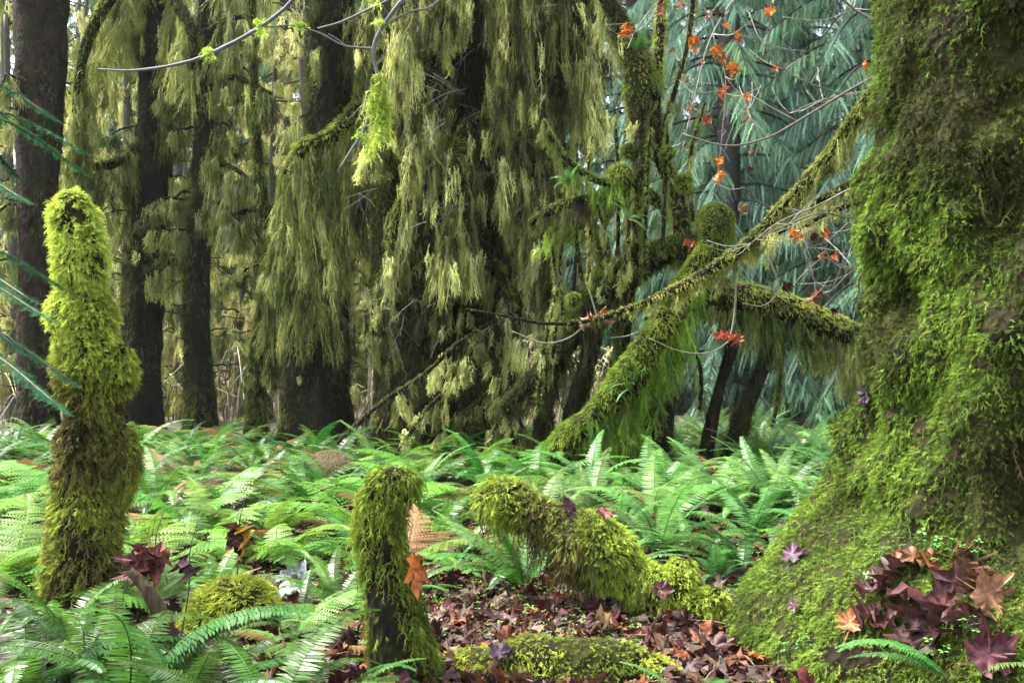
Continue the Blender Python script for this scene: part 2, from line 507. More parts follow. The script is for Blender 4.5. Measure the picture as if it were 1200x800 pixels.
def build_ground():
    xs = np.r_[np.linspace(-150, -16, 30)[:-1], np.linspace(-16, -4, 50)[:-1], np.linspace(-4, 4, 160)[:-1], np.linspace(4, 16, 50)[:-1], np.linspace(16, 150, 30)]
    ys = np.r_[np.linspace(-40, 2, 12)[:-1], np.linspace(2, 9, 150)[:-1], np.linspace(9, 24, 80)[:-1], np.linspace(24, 60, 50)[:-1], np.linspace(60, 170, 24)]
    X, Yg = np.meshgrid(xs, ys)
    Z = ghz(X, Yg)
    v = np.stack([X, Yg, Z], -1).reshape(-1, 3)
    nx, ny = len(xs), len(ys)
    i = (np.arange(ny - 1)[:, None] * nx + np.arange(nx - 1)[None]).ravel()
    f = np.stack([i, i + 1, i + nx + 1, i + nx], -1)
    m, nt, out = new_mat('forest_soil'); L = nt.links.new
    g = nd(nt, 'ShaderNodeNewGeometry')
    n1 = nd(nt, 'ShaderNodeTexNoise', Scale=22., Detail=8., Roughness=.7); L(g.outputs[0], n1.inputs[0])
    n2 = nd(nt, 'ShaderNodeTexNoise', Scale=1.3, Detail=4.); L(g.outputs[0], n2.inputs[0])
    r = nd(nt, 'ShaderNodeValToRGB'); cr = r.color_ramp
    cr.elements[0].position = .3; cr.elements[0].color = (.018, .012, .009, 1)
    cr.elements[1].position = .72; cr.elements[1].color = (.045, .024, .015, 1)
    L(n1.outputs[0], r.inputs[0])
    mr = nd(nt, 'ShaderNodeMapRange'); mr.inputs[1].default_value = .52; mr.inputs[2].default_value = .62; L(n2.outputs[0], mr.inputs[0])
    mx = nd(nt, 'ShaderNodeMixRGB'); mx.inputs[2].default_value = (.055, .075, .018, 1)
    L(mr.outputs[0], mx.inputs[0]); L(r.outputs[0], mx.inputs[1])
    # dead straw coloured bracken on the far slope
    sp = nd(nt, 'ShaderNodeSeparateXYZ'); L(g.outputs[0], sp.inputs[0])
    ms0 = nd(nt, 'ShaderNodeMapRange'); ms0.inputs[1].default_value = 21; ms0.inputs[2].default_value = 28; L(sp.outputs[1], ms0.inputs[0])
    ms1 = nd(nt, 'ShaderNodeMapRange'); ms1.inputs[1].default_value = 2.5; ms1.inputs[2].default_value = -1.5; L(sp.outputs[0], ms1.inputs[0])
    ms = nd(nt, 'ShaderNodeMath', operation='MULTIPLY'); L(ms0.outputs[0], ms.inputs[0]); L(ms1.outputs[0], ms.inputs[1])
    r2 = nd(nt, 'ShaderNodeValToRGB'); c2 = r2.color_ramp
    c2.elements[0].position = .3; c2.elements[0].color = (.15, .12, .07, 1)
    c2.elements[1].position = .7; c2.elements[1].color = (.36, .29, .22, 1)
    n3 = nd(nt, 'ShaderNodeTexNoise', Scale=3.2, Detail=9., Roughness=.75); L(g.outputs[0], n3.inputs[0]); L(n3.outputs[0], r2.inputs[0])
    mx2 = nd(nt, 'ShaderNodeMixRGB'); L(ms.outputs[0], mx2.inputs[0]); L(mx.outputs[0], mx2.inputs[1]); L(r2.outputs[0], mx2.inputs[2])
    bp = nd(nt, 'ShaderNodeBump', Strength=.8, Distance=.04); L(n1.outputs[0], bp.inputs['Height'])
    pb = nd(nt, 'ShaderNodeBsdfPrincipled', Roughness=.8); L(mx2.outputs[0], pb.inputs['Base Color']); L(bp.outputs[0], pb.inputs['Normal'])
    L(pb.outputs[0], out.inputs[0])
    mb = MB(); mb.add(v, f)
    o = mb.build('ground', m); tag(o, kind='structure')
    q = (v[:, 1] > 1) & (v[:, 1] < 26)
    return v, f
GROUND = build_ground()
B_GROUND = bvh_of(GROUND)
SOLID = [B_GROUND]          # surfaces leaves can lie on
EXCL = []                   # (x, y, radius) no ferns here

def base_of(p, r=0):
    return A([p[0], p[1], gz(p[0], p[1])])

# ------------------------------------------------------------------ giant mossy tree at the picture's edge
def build_giant():
    C = A([2.95, 5.35])
    zz = A([-.3, .05, .2, .4, .55, .68, .88, 1.25, 1.6, 1.9, 2.5, 3.0, 4.0, 6.5, 9.0])
    rr = A([1.84, 1.72, 1.66, 1.52, 1.37, 1.24, 1.16, 1.04, 1.07, 1.00, .97, .87, .84, .78, .72])
    rs = A([1.84, 1.74, 1.68, 1.52, 1.36, 1.06, 1.00, .99, 1.02, .98, .95, .87, .84, .78, .72])
    n, s = 240, 300
    z = np.r_[np.linspace(-.3, 3.6, 220)[:-1], np.linspace(3.6, 9, 21)]
    th = np.linspace(0, 2 * pi, s, endpoint=False)
    Z, TH = np.meshgrid(z, th, indexing='ij')
    front = math.atan2(-C[1], -C[0])
    dth = (TH - front + pi) % (2 * pi) - pi
    sw = np.clip((dth + .45) / .6, 0, 1); sw = sw * sw * (3 - 2 * sw) * (dth < 1.6)
    rad = np.interp(Z, zz, rr) * (1 - sw) + np.interp(Z, zz, rs) * sw
    x = C[0] + rad * np.cos(TH); y = C[1] + rad * np.sin(TH)
    q = np.stack([x, y, Z * .7], -1).reshape(-1, 3)
    lump = .15 * vnoise(q, 1.5, 4) + .12 * vnoise(q * A([1, 1, 1.25]), 3.4, 5) + .06 * vnoise(q, 8., 6) + .02 * vnoise(q, 18., 7)
    lump = lump.reshape(Z.shape)
    hollow = .30 * np.exp(-((Z - .74) / .10) ** 2) * np.exp(-((dth - .27) / .20) ** 2)
    hollow += .12 * np.exp(-((Z - 1.0) / .22) ** 2) * np.exp(-((dth - .35) / .35) ** 2)
    shelf = .16 * np.exp(-((Z - .45) / .14) ** 2) * np.exp(-((dth - .3) / .35) ** 2)
    rad = rad + lump * np.clip(.35 + Z * .6, .35, 1) - hollow + shelf
    x = C[0] + rad * np.cos(TH); y = C[1] + rad * np.sin(TH)
    v = np.stack([x, y, Z], -1).reshape(-1, 3)
    n = len(z)
    i = np.arange(n - 1)[:, None] * s; j = np.arange(s)[None]; j2 = (j + 1) % s
    f = np.stack([i + j, i + j2, i + s + j2, i + s + j], -1).reshape(-1, 4)
    root = thing('maple_tree', 'massive old trunk thickly coated in green and brown moss, flaring into a leaf-strewn mossy base', 'tree', (C[0], C[1], 0))
    mb = MB(); mb.add(v, f); mb.build('trunk', M_GREENBARK, root)
    surf = (v, f)
    B = bvh_of(surf); SOLID.append(B)
    low = v[f].mean(1)
    def keep(p, m):
        camf = ((EYE[:2] - p[:, :2]) * m[:, :2]).sum(1)
        b = fbm(p * A([1, 1, .55]), 2.3, 31, 3)
        k = np.clip(.75 + 1.6 * (b + .2), .28, 1)
        k = np.where(p[:, 2] < .75, np.maximum(k, .8), k)
        return k * np.where(camf > -.4, 1, .12) * np.where(p[:, 2] > 3.7, .15, 1)
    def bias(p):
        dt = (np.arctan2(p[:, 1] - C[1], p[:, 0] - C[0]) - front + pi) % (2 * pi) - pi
        return .34 * np.clip((.75 - p[:, 2]) / .4, -.2, 1) - .46 * np.clip((dt + .1) / .6, -.8, 1) + .14 * fbm(p, 7., 91, 2) - .12  # angle term browns the moss on one flank: shade painted into its colour
    mb = MB()
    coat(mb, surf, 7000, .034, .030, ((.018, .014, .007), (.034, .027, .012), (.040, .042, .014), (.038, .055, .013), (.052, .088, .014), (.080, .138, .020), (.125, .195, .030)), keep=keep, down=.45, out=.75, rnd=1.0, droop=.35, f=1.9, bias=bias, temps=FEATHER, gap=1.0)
    o = mb.build('moss', M_MOSS, root)
    # hanging tassels under the bulges
    mb = MB()
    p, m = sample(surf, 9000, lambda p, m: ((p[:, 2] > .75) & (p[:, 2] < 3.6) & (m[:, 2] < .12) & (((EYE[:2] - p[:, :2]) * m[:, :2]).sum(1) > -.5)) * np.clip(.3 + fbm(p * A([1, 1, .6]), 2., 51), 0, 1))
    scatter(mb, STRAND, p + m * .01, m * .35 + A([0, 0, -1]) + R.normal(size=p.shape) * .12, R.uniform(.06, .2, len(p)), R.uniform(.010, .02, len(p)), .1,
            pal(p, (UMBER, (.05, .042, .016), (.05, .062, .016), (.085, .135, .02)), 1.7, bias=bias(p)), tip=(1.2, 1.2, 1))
    mb.build('hanging_moss', M_HANG, root)
    EXCL.append((C[0], C[1], 1.95))
    return root, B
GIANT, B_GIANT = build_giant()

# ------------------------------------------------------------------ stumps and logs close by
def mossy(name, label, cat, l, Y, sides=28, n=70, rough=.16, nf=5, mat=M_WET, dens=6500, L=.045, Wd=.028, cols=(UMBER, OLIVE, FRESH, LIME), keep=None,
          bias=0., down=.35, f=2.2, extra=(), tassels=None, seed=0, part='wood'):
    pts, rad = path_px(l, Y)
    low = pts[np.argmin(pts[:, 2])]
    root = thing(name, label, cat, base_of(low))
    mb = MB(); surf = tube(mb, pts, rad, n, sides, rough, nf, seed=seed)
    surfs = [surf]
    for e in extra:
        ep, er = path_px(e, Y)
        surfs.append(tube(mb, ep, er, 20, 16, rough, nf, seed=seed + 1))
    mb.build(part, mat, root)
    mm = MB()
    for s in surfs:
        coat(mm, s, dens, L, Wd, cols, keep=keep, bias=bias, down=down, f=f, seed=seed + 3)
    if tassels:
        for s in surfs:
            p, m = sample(s, tassels[0], lambda p, m: tassels[3](p, m))
            scatter(mm, STRAND, p, m * .3 + A([0, 0, -1]) + R.normal(size=p.shape) * .1, R.uniform(tassels[1], tassels[2], len(p)), R.uniform(.008, .016, len(p)), 0.,
                    pal(p, cols, f, bias=(bias(p) if callable(bias) else bias) - .12), tip=(1.2, 1.15, 1))
    mm.build('moss', M_MOSS, root)
    for s in surfs: SOLID.append(bvh_of(s))
    return root, surfs

ZS = P(0, 400, 6)[2]
SNAG, SNAG_S = mossy('snag', 'tall bright lime moss covered snag rising above the ferns, brown shaggy lower half', 'tree stump',
    [(84, 225, 1.5), (85, 231, 13), (86, 246, 20), (91, 270, 24), (96, 300, 25), (99, 322, 25), (100, 338, 19), (98, 350, 29), (98, 366, 33), (99, 395, 30), (102, 430, 31), (108, 462, 25), (111, 488, 22), (108, 515, 30), (106, 545, 32), (104, 590, 33), (100, 640, 35), (97, 700, 38), (96, 740, 44)], 6.0,
    extra=[[(112, 465, 12), (130, 447, 17), (141, 424, 14), (146, 404, 6)], [(132, 570, 11), (142, 525, 13), (139, 498, 8)], [(78, 590, 9), (72, 640, 12), (68, 700, 14)]], mat=M_GREENBARK, dens=7500, L=.050, Wd=.042,
    cols=(UMBER, TAN, (.12, .12, .03), (.18, .215, .035), (.26, .34, .055), (.37, .46, .09)),
    keep=lambda p, m: np.where(p[:, 2] < .95, .12 + .5 * (fbm(p * A([1, 1, .3]), 5., 8) > .0) + .6 * (np.abs(m[:, 0]) > .6), 1),
    bias=lambda p: np.clip((p[:, 2] - 1.15) * .36, -.12, .38) + .22 * fbm(p, 4., 23, 2), down=.3, f=2.5, seed=2, rough=.24, nf=6,
    tassels=(2600, .05, .15, lambda p, m: (p[:, 2] < 1.3) * (p[:, 2] > .15) * .8))
EXCL.append((P(100, 700, 6)[0], 6.0, .5))

STUMP, STUMP_S = mossy('stump', 'short crooked stump with dark bare wood and a curled orange leaf stuck on it', 'tree stump',
    [(494, 566, 2), (488, 565, 9), (474, 564, 16), (453, 570, 24), (445, 590, 26), (445, 622, 26), (449, 660, 26), (458, 700, 28), (470, 750, 33), (482, 800, 40), (488, 830, 46)], 4.7,
    mat=M_WET, dens=8500, L=.034, Wd=.026, cols=(UMBER, OLIVE, (.085, .125, .014), FRESH, LIME),
    keep=lambda p, m: np.clip(np.where((p[:, 2] < .72) & (m[:, 1] < -.2) & (m[:, 0] < .45), .02, 1) * np.where(p[:, 2] > .6, 1, .9), .0, 1),
    bias=lambda p: np.clip((p[:, 2] - .55) * .5, -.1, .25), down=.9, f=4, seed=5,
    tassels=(1500, .05, .15, lambda p, m: ((p[:, 2] > .5) | (m[:, 0] > .3)) * .8))
EXCL.append((P(470, 780, 4.7)[0], 4.7, .55))

LOG, LOG_S = mossy('fallen_branch', 'thick lime mossy limb leaning up from the leaf litter, dark leaves on its back', 'fallen limb',
    [(563, 586, 8, .25), (570, 586, 18, .22), (592, 587, 25, .17), (615, 594, 22, .13), (638, 606, 18, .08), (660, 620, 26, .05), (688, 636, 38, 0), (714, 652, 37, -.02), (738, 672, 24, -.05), (760, 688, 27, -.1), (785, 698, 22, -.12), (815, 710, 22, -.15), (858, 726, 14, -.2)], 6.0,
    mat=M_GREENBARK, dens=8000, L=.042, Wd=.034, cols=(UMBER, TAN, OLIVE, (.14, .18, .03), (.20, .28, .04), (.29, .37, .06)),
    bias=lambda p: .12 + .2 * fbm(p, 4., 12, 2), down=.4, f=3, seed=7, rough=.26, nf=6,
    extra=[[(785, 712, 20, -.15), (795, 690, 22, -.12), (800, 670, 18, -.1), (802, 655, 8, -.1)], [(830, 715, 18, -.2), (835, 700, 20, -.2), (838, 688, 8, -.2)]],
    tassels=(1400, .08, .30, lambda p, m: (m[:, 2] < -.25) * np.exp(-((p[:, 0] - P(628, 600, 6)[0]) / .22) ** 2)))
for px in (600, 660, 720, 780, 840): EXCL.append((P(px, 700, 6)[0], 5.95, .38))

FLOG, FLOG_S = mossy('fallen_log', 'low log sunk in the ground beside the short crooked stump, patched with bright moss', 'log',
    [(500, 788, 10, .15), (540, 780, 20, .1), (585, 792, 30, 0), (630, 778, 30, -.02), (680, 792, 38, -.05), (725, 780, 27, 0), (775, 796, 24, .05), (815, 800, 8, .1)], 4.75, mat=M_GREENBARK, dens=6500, L=.03, Wd=.024,
    cols=(OLIVE, FRESH, LIME, (.30, .33, .05)), keep=lambda p, m: np.clip(.95 + 1.5 * fbm(p, 3.4, 77), .3, 1), bias=.12, down=.1, f=3, seed=12, rough=.3, nf=7)
MOUND, MOUND_S = mossy('moss_mound', 'rounded yellow green moss hummock beside the ferns', 'moss hummock',
    [(322, 722, 6), (300, 712, 30), (272, 715, 38), (240, 730, 28), (214, 742, 8)], 5.6, mat=M_GREENBARK, dens=8000, L=.045, Wd=.022,
    cols=(FRESH, LIME, (.36, .40, .06)), bias=.15, down=0., f=4, seed=15, part='soil_core')
EXCL.append((P(265, 720, 5.6)[0], 5.6, .45)); EXCL.append((P(640, 780, 4.7)[0], 4.7, .6)); EXCL.append((P(760, 780, 4.7)[0], 4.7, .5))

# black broken stick left of the hummock
mb = MB(); p, r = path_px([(152, 668, 6), (172, 690, 8), (190, 722, 8), (212, 752, 6)], 5.0)
p[-1, 2] = min(p[-1, 2], gz(p[-1, 0], p[-1, 1]) + .01)
tube(mb, p, r, 20, 10, .3, 9)
tag(mb.build('broken_stick', M_ROT, origin=base_of(p[-1])), 'dark wet broken stick poking out of the ferns beside the yellow green hummock', 'stick')

# ------------------------------------------------------------------ dark conifers and moss hung trees
def full_trunk(l, Y, up_px=-900):
    """extends a trunk outline down to the ground and up past the frame"""
    pts, rad = path_px(l, Y)
    d = pts[0] - pts[1]; d /= max(d[2], 1e-3)
    top = pts[0] + d * A([.25, .25, 1]) * 6.5
    g = gz(pts[-1][0], pts[-1][1])
    bot = A([pts[-1][0], pts[-1][1], g - .15])
    pts = np.vstack([top, pts, bot]); rad = np.r_[rad[0] * .72, rad, rad[-1] * 1.3]
    return pts, rad

def limb(parent, pts, rad, mat=M_WET, n=26, sides=9, cols=(DARKG, OLIVE, FRESH), dens=900, L=.09, Wd=.05, moss=True, cur=None, coat_keep=None, seed=0, bias=0., name='branch'):
    mb = MB(); s = tube(mb, pts, rad, n, sides, .18, 6, seed=seed)
    o = mb.build(name, mat, parent)
    mm = MB()
    if moss: coat(mm, s, dens, L, Wd, cols, keep=coat_keep or (lambda p, m: np.clip(.5 + .9 * m[:, 2] + .35 * fbm(p, 4., 5, 2), .06, 1)), temps=FEATHER_S, bias=bias, down=.5, f=1.5)
    if cur: 
        for c in (cur if isinstance(cur, list) else [cur]): curtain(mm, pts if 'path' not in c else c['path'], **{k: v for k, v in c.items() if k != 'path'})
    if mm.n: mm.build('hanging_moss' if cur else 'moss', M_HANG, o)
    return o, s

def droopy(tpts, trad, z, az, length, sag, rise=.15):
    """a limb path growing out of a trunk path at height z"""
    order = np.argsort(tpts[:, 2])
    c = A([np.interp(z, tpts[order, 2], tpts[order, k]) for k in (0, 1)])
    d = A([cos(az), sin(az), 0])
    u = np.linspace(0, 1, 7)[:, None]
    p = A([*c, z]) + d * length * u ** .85 + A([0, 0, 1]) * (rise * np.sin(u * 1.8) - sag * u ** 2)
    side = A([-d[1], d[0], 0]) * (R.uniform(-.2, .2) * length)
    return p + side * u ** 2 + np.r_[np.zeros((1, 3)), R.normal(0, .03 * length, (6, 3))]

def old_tree(name, label, l, Y, mat, branches, moss_keep=None, zr=(1.2, 6.5), lenr=(.6, 1.3), drop=(.35, 1.1), strands=130, cols=(DARKG, OLIVE, YELLOW),
             az=None, coat_dens=1300, sides=26, flute=.08, seed=0, wd=.018, bark_bias=-.1, dead=16, group=None, coat_cols=(UMBER, DARKG, OLIVE, (.10, .125, .03))):
    pts, rad = full_trunk(l, Y)
    root = thing(name, label, 'tree', base_of(pts[-1]), group)
    mb = MB(); s = tube(mb, pts, rad, 110, sides, .11, 5, seed=seed, flute=flute)
    mb.build('trunk', mat, root)
    mm = MB()
    coat(mm, s, coat_dens, .075, .05, coat_cols, keep=moss_keep, temps=FEATHER_S, down=.9, out=.4, droop=.4, bias=bark_bias)
    if mm.n: mm.build('moss', M_MOSS, root)
    for k in range(branches):
        z = R.uniform(*zr); a = R.uniform(0, 2 * pi) if az is None else az[k % len(az)] + R.normal(0, .45)
        ln = R.uniform(*lenr)
        p = droopy(pts, rad, z, a, ln, ln * R.uniform(.3, .9))
        limb(root, p, np.linspace(.035, .010, 7), n=16, sides=6, dens=500, cols=cols, cur=dict(drop=[R.uniform(*drop), R.uniform(*drop), .15], n=int(strands * ln), Wd=wd, cols=cols, seed=seed + k, thick=.09), seed=k)
    for k in range(dead):      # bare dead stubs
        z = R.uniform(.8, 5.); a = R.uniform(0, 2 * pi); ln = R.uniform(.3, .8)
        p = droopy(pts, rad, z, a, ln, ln * R.uniform(-.1, .5), 0)
        limb(root, p, np.linspace(.022, .006, 7), mat=M_BARK, n=12, sides=5, moss=k % 3 > 0, dens=700, cols=cols, cur=dict(drop=[.05, .3, .2], n=26, L=(.1, .3), Wd=.016, thick=.04, cols=cols, seed=k) if k % 3 == 1 else None, seed=k)
    for q in pts: EXCL.append((q[0], q[1], .45))
    return root, pts, rad

# first dark trunk by the picture's edge: bare reddish bark
old_tree('spruce_tree', 'straight spruce with bare reddish brown scaly bark behind the tall mossy snag', [(48, 0, 30), (46, 120, 27), (44, 250, 22), (43, 380, 21), (44, 500, 25)], 17.0, M_BARKR, 9,
         moss_keep=lambda p, m: np.clip(.1 + .7 * (m[:, 0] > .35), 0, 1), zr=(3., 7.5), lenr=(.5, 1.1), strands=110, seed=1, coat_dens=250, az=(3.0, 3.6, 4.2))
t2, t2p, t2r = old_tree('hemlock_tree', 'dark leaning trunk under a broad curtain of yellowish hanging moss', [(184, 0, 19), (184, 110, 19), (177, 240, 24), (168, 350, 24), (164, 470, 26)], 19.0, M_BARK, 22,
         moss_keep=lambda p, m: np.clip(.2 + .6 * (m[:, 0] < -.3), 0, 1), zr=(4.0, 8.5), lenr=(.5, 1.3), drop=(.5, 1.5), strands=140, seed=2, az=(3.1, 3.5, 3.8, 6.0, 5.7))
p, r = path_px([(184, -90, 9), (150, -30, 8, -.4), (118, 15, 7, -.7), (99, 60, 6, -.8), (90, 120, 5, -.9), (88, 180, 3, -.9)], 19.0)
limb(t2, p, r, cur=[dict(drop=[1.2, 3.0, 3.2, 2.6, 1.5], n=1500, Wd=.022, thick=.14, cols=(OLIVE, YELLOW, (.23, .22, .06)), seed=4), ], cols=(OLIVE, FRESH, LIME))
p, r = path_px([(184, -60, 8), (205, 0, 7, -.5), (222, 30, 6, -.8), (228, 80, 4, -.9)], 19.0)
limb(t2, p, r, cur=dict(drop=[1.8, 2.0, 1.2], n=600, Wd=.021, thick=.14, cols=(OLIVE, YELLOW, (.21, .20, .055)), seed=6))
p, r = path_px([(176, 150, 7), (155, 178, 7, -.3), (132, 192, 6, -.5), (108, 196, 5, -.6)], 19.0)
limb(t2, p, r, cur=dict(drop=[.8, 1.4, 1.9, 1.0], n=420, Wd=.02, thick=.10, cols=(DARKG, OLIVE, YELLOW), seed=7), cols=(DARKG, GREEN, FRESH))

t3, t3p, t3r = old_tree('hemlock_tree', 'slimmest of the black trunks, with moss tatters on short dead twigs', [(246, 0, 13), (243, 110, 13), (238, 220, 13), (230, 350, 15), (233, 440, 16), (236, 500, 20)], 18.3, M_BARK, 20,
         moss_keep=lambda p, m: np.clip(.15 + .7 * (m[:, 0] < -.3) + .5 * (p[:, 2] < 1.6), 0, 1), zr=(3.2, 8.), lenr=(.5, 1.4), drop=(.4, 1.3), strands=140, seed=3, az=(5.8, 6.1, .1, 3.3, 3.6), wd=.022)
for k, (x0, y0, x1, y1, d) in enumerate([(240, 40, 300, 20, 1.6), (240, 90, 318, 110, 1.5), (236, 190, 300, 215, 1.3), (236, 235, 285, 262, 1.0), (238, 270, 345, 240, .9), (240, -20, 330, -40, 2.2)]):
    p, r = path_px([(x0, y0, 4), ((x0 + x1) / 2, (y0 + y1) / 2 - 8, 3.4, -.5), (x1, y1, 2, -.8)], 18.3)
    limb(t3, p, r, n=16, sides=6, cur=dict(drop=[d * .5, d, d * .7], n=330, Wd=.018, thick=.12, cols=(DARKG, OLIVE, YELLOW, GREYG), seed=30 + k))

t4, t4p, t4r = old_tree('spruce_tree', 'thick black trunk wearing a long shaggy moss cape above a flared base', [(386, -10, 28), (386, 90, 27), (383, 170, 27), (376, 300, 32), (371, 420, 35), (369, 480, 39), (368, 515, 46)], 16.6, M_BARK, 10,
         moss_keep=lambda p, m: np.clip(.45 + .5 * (m[:, 0] < -.2), 0, 1), zr=(3.5, 8), lenr=(.5, 1.1), seed=4, flute=.14, az=(3.6, 4.2, 5.6, 6.1))
p, r = path_px([(430, 95, 6, -.3), (412, 135, 8, -.55), (388, 160, 9, -.7), (356, 174, 9, -.7), (338, 205, 7, -.6), (328, 260, 4, -.5)], 16.6)
limb(t4, p, r, cur=[dict(drop=[3.2, 3.9, 4.4, 4.2, 3.2, 1.4], n=5200, L=(.25, .7), Wd=.017, thick=.13, cols=(DARKG, OLIVE, (.15, .145, .04), YELLOW), ragged=.45, seed=8)], cols=(OLIVE, FRESH, LIME), dens=1500)
p, r = path_px([(392, 60, 6), (418, 40, 5, -.4), (436, 60, 4, -.6), (440, 110, 3, -.6)], 16.6)
limb(t4, p, r, cur=dict(drop=[.8, 1.6, 2.4], n=500, Wd=.018, thick=.12, seed=9))

# small slanting moss draped trunk
t5, _, _ = old_tree('dead_sapling', 'thin crooked sapling draped in moss between two black trunks', [(300, 150, 5), (307, 230, 7), (317, 290, 9), (313, 350, 10), (302, 410, 9), (300, 480, 11)], 17.6, M_WET, 6,
         zr=(.9, 3.4), lenr=(.3, .6), drop=(.3, .7), strands=160, seed=5, coat_dens=1500, coat_cols=(DARKG, OLIVE, FRESH), dead=0, sides=14, bark_bias=.1)
p, r = path_px([(317, 300, 5), (322, 350, 5), (326, 395, 4), (318, 440, 3)], 17.5)
limb(t5, p, r, cur=dict(drop=[1.2, 1.4, .8, .3], n=900, Wd=.022, thick=.13, cols=(DARKG, OLIVE, YELLOW), seed=10))

# ------------------------------------------------------------------ the great moss hung tree in the middle
def build_middle():
    Y = 15.6
    l = [(560, -20, 52), (545, 90, 50), (524, 200, 46), (505, 300, 40), (494, 400, 36), (488, 470, 42), (486, 535, 58)]
    pts, rad = full_trunk(l, Y)
    root = thing('maple_tree', 'huge tree buried under dense olive curtains of hanging moss, standing behind the ferns', 'tree', base_of(pts[-1]))
    mb = MB(); s1 = tube(mb, pts, rad, 120, 28, .16, 3, seed=21, flute=.12)
    mb.build('trunk', M_WET, root)
    mm = MB(); coat(mm, s1, 1300, .08, .05, (UMBER, DARKG, OLIVE, FRESH), temps=FEATHER_S, down=.9, out=.4, bias=-.05,
                    keep=lambda p, m: np.clip(.55 + fbm(p * A([1, 1, .3]), 2, 9), .05, 1)); mm.build('moss', M_MOSS, root)
    # second stem
    for k, ll in enumerate(([(600, -30, 30, .3), (592, 110, 28, .2), (578, 240, 24, .1), (566, 340, 22), (556, 440, 24), (552, 540, 34)],
                            [(452, -20, 16, .5), (455, 120, 16, .4), (452, 260, 15, .3), (455, 380, 15, .2), (460, 540, 22, .2)],
                            [(640, -20, 18, .5), (632, 90, 17, .4), (612, 220, 16, .4), (600, 330, 16, .4), (590, 440, 18, .4), (585, 540, 22, .4)])):
        p, r = path_px(ll, Y)
        mb = MB(); s = tube(mb, p, r, 70, 18, .2, 3, seed=31 + k)
        st = mb.build('stem', M_WET, root)
        mm = MB(); coat(mm, s, 1100, .08, .05, (UMBER, DARKG, OLIVE, FRESH), temps=FEATHER_S, down=.9, out=.4); mm.build('moss', M_MOSS, st)
    C0, C1, C2, C3 = (.016, .016, .007), (.075, .075, .022), (.185, .178, .055), (.38, .36, .14)
    # overlapping drooping limbs, each with its sheet of moss; (x0,y0)->(x1,y1) in the picture, depth in front of the trunk, sheet drop in metres
    spec = [
        (560, -160, 690, 10, -.5, 3.4, 2100), (575, -90, 688, 80, -.9, 2.9, 1700), (560, -120, 650, -20, -1.3, 3.3, 2000), (560, -130, 600, 0, -1.6, 3.2, 1700),
        (550, -140, 440, -10, -.7, 2.6, 1700), (545, -100, 470, 20, -1.2, 3.1, 1800), (550, -140, 520, -30, -1.6, 3.0, 1500),
        (530, 60, 445, 150, -.8, 1.9, 900), (530, 40, 490, 150, -1.3, 2.1, 1000), (560, 60, 610, 170, -1.2, 2.4, 1200), (580, 100, 660, 190, -.8, 2.2, 1200),
        (560, 160, 545, 260, -1.3, 2.1, 900), (575, 200, 640, 290, -1.0, 1.5, 800), (520, 190, 460, 290, -.8, 1.5, 600), (590, 260, 640, 360, -.7, 1.1, 450),
        (500, 280, 440, 370, -.6, 1.1, 350), (560, 300, 600, 380, -1.1, 1.2, 420), (540, 250, 512, 330, -1.0, 1.2, 420), (565, 130, 528, 220, -1.5, 2.2, 800),
    ]
    for k, (x0, y0, x1, y1, dy, dr, n) in enumerate(spec):
        mx, my = (x0 + x1) / 2 + (x1 - x0) * .18, (y0 + y1) / 2 - abs(x1 - x0) * .28
        p, r = path_px([(x0, y0, 9), ((x0 + mx) / 2, (y0 + my) / 2 - 6, 8, dy * .4), (mx, my, 6.5, dy * .75), (x1, y1 - 12, 4.5, dy), (x1 + (x1 - x0) * .03, y1 + 35, 2.5, dy * 1.05)], Y)
        limb(root, p, r, n=24, cols=(OLIVE, FRESH, YELLOW), dens=900,
             cur=dict(drop=[dr * .45, dr * .8, dr, dr, dr * .55], n=int(n * 1.6), L=(.2, .7), Wd=.018, thick=.17, cols=(C0, C1, C2, C3), f=1.3, ragged=.6, seed=50 + k, jitter=.14), seed=k)
    # tent of fallen, moss hung branches leaning at the foot
    for k, (ll, dr, n) in enumerate((
        ([(548, 365, 3), (568, 420, 4), (592, 462, 5), (612, 500, 5), (632, 545, 6)], .5, 420),
        ([(585, 372, 3), (540, 400, 4), (495, 440, 5), (450, 470, 5), (400, 515, 6), (370, 550, 6)], .7, 700),
        ([(600, 440, 3), (560, 470, 4), (515, 505, 5), (480, 545, 6)], .55, 500),
        ([(560, 400, 3), (530, 450, 4), (500, 480, 4), (455, 530, 5)], .5, 420),
        ([(640, 430, 3), (618, 455, 4), (600, 470, 4), (560, 530, 6)], .45, 420),
        ([(575, 420, 3), (590, 470, 4), (600, 505, 4), (604, 550, 6)], .4, 300))):
        p, r = path_px([(a, b, c * .55, -1.4 - .08 * k) for a, b, c in ll], Y)
        p[-1, 2] = min(p[-1, 2], gz(p[-1, 0], p[-1, 1]))
        limb(root, p, r, n=24, sides=7, cols=(TAN, OLIVE, YELLOW), dens=2200, L=.035, Wd=.03, bias=.05,
             cur=dict(drop=[dr * .5, dr, dr, dr * .6], n=int(n * .55), L=(.2, .5), Wd=.02, thick=.07, cols=(C0, C1, C2, C3), f=2, ragged=.6, seed=80 + k), seed=k)
    # fine grey dead twigs
    for k in range(90):
        mb = MB()
        q = P(R.uniform(420, 670), R.uniform(-20, 400), Y - R.uniform(.9, 1.9))
        a = R.uniform(-pi, 0) if R.random() < .7 else R.uniform(0, 2 * pi)
        d = A([cos(a), -.3, sin(a) * .8]); ln = R.uniform(.25, .7)
        b = A([R.normal(0, .1), 0, -R.uniform(0, .3)])
        tube(mb, [q, q + d * ln * .5 + b * ln * .2, q + d * ln + b * ln], [.005, .004, .003], 6, 4, 0, col=A([.085, .08, .06]) * R.uniform(.5, 1.2), cap=False)
        e = q + d * ln + b * ln
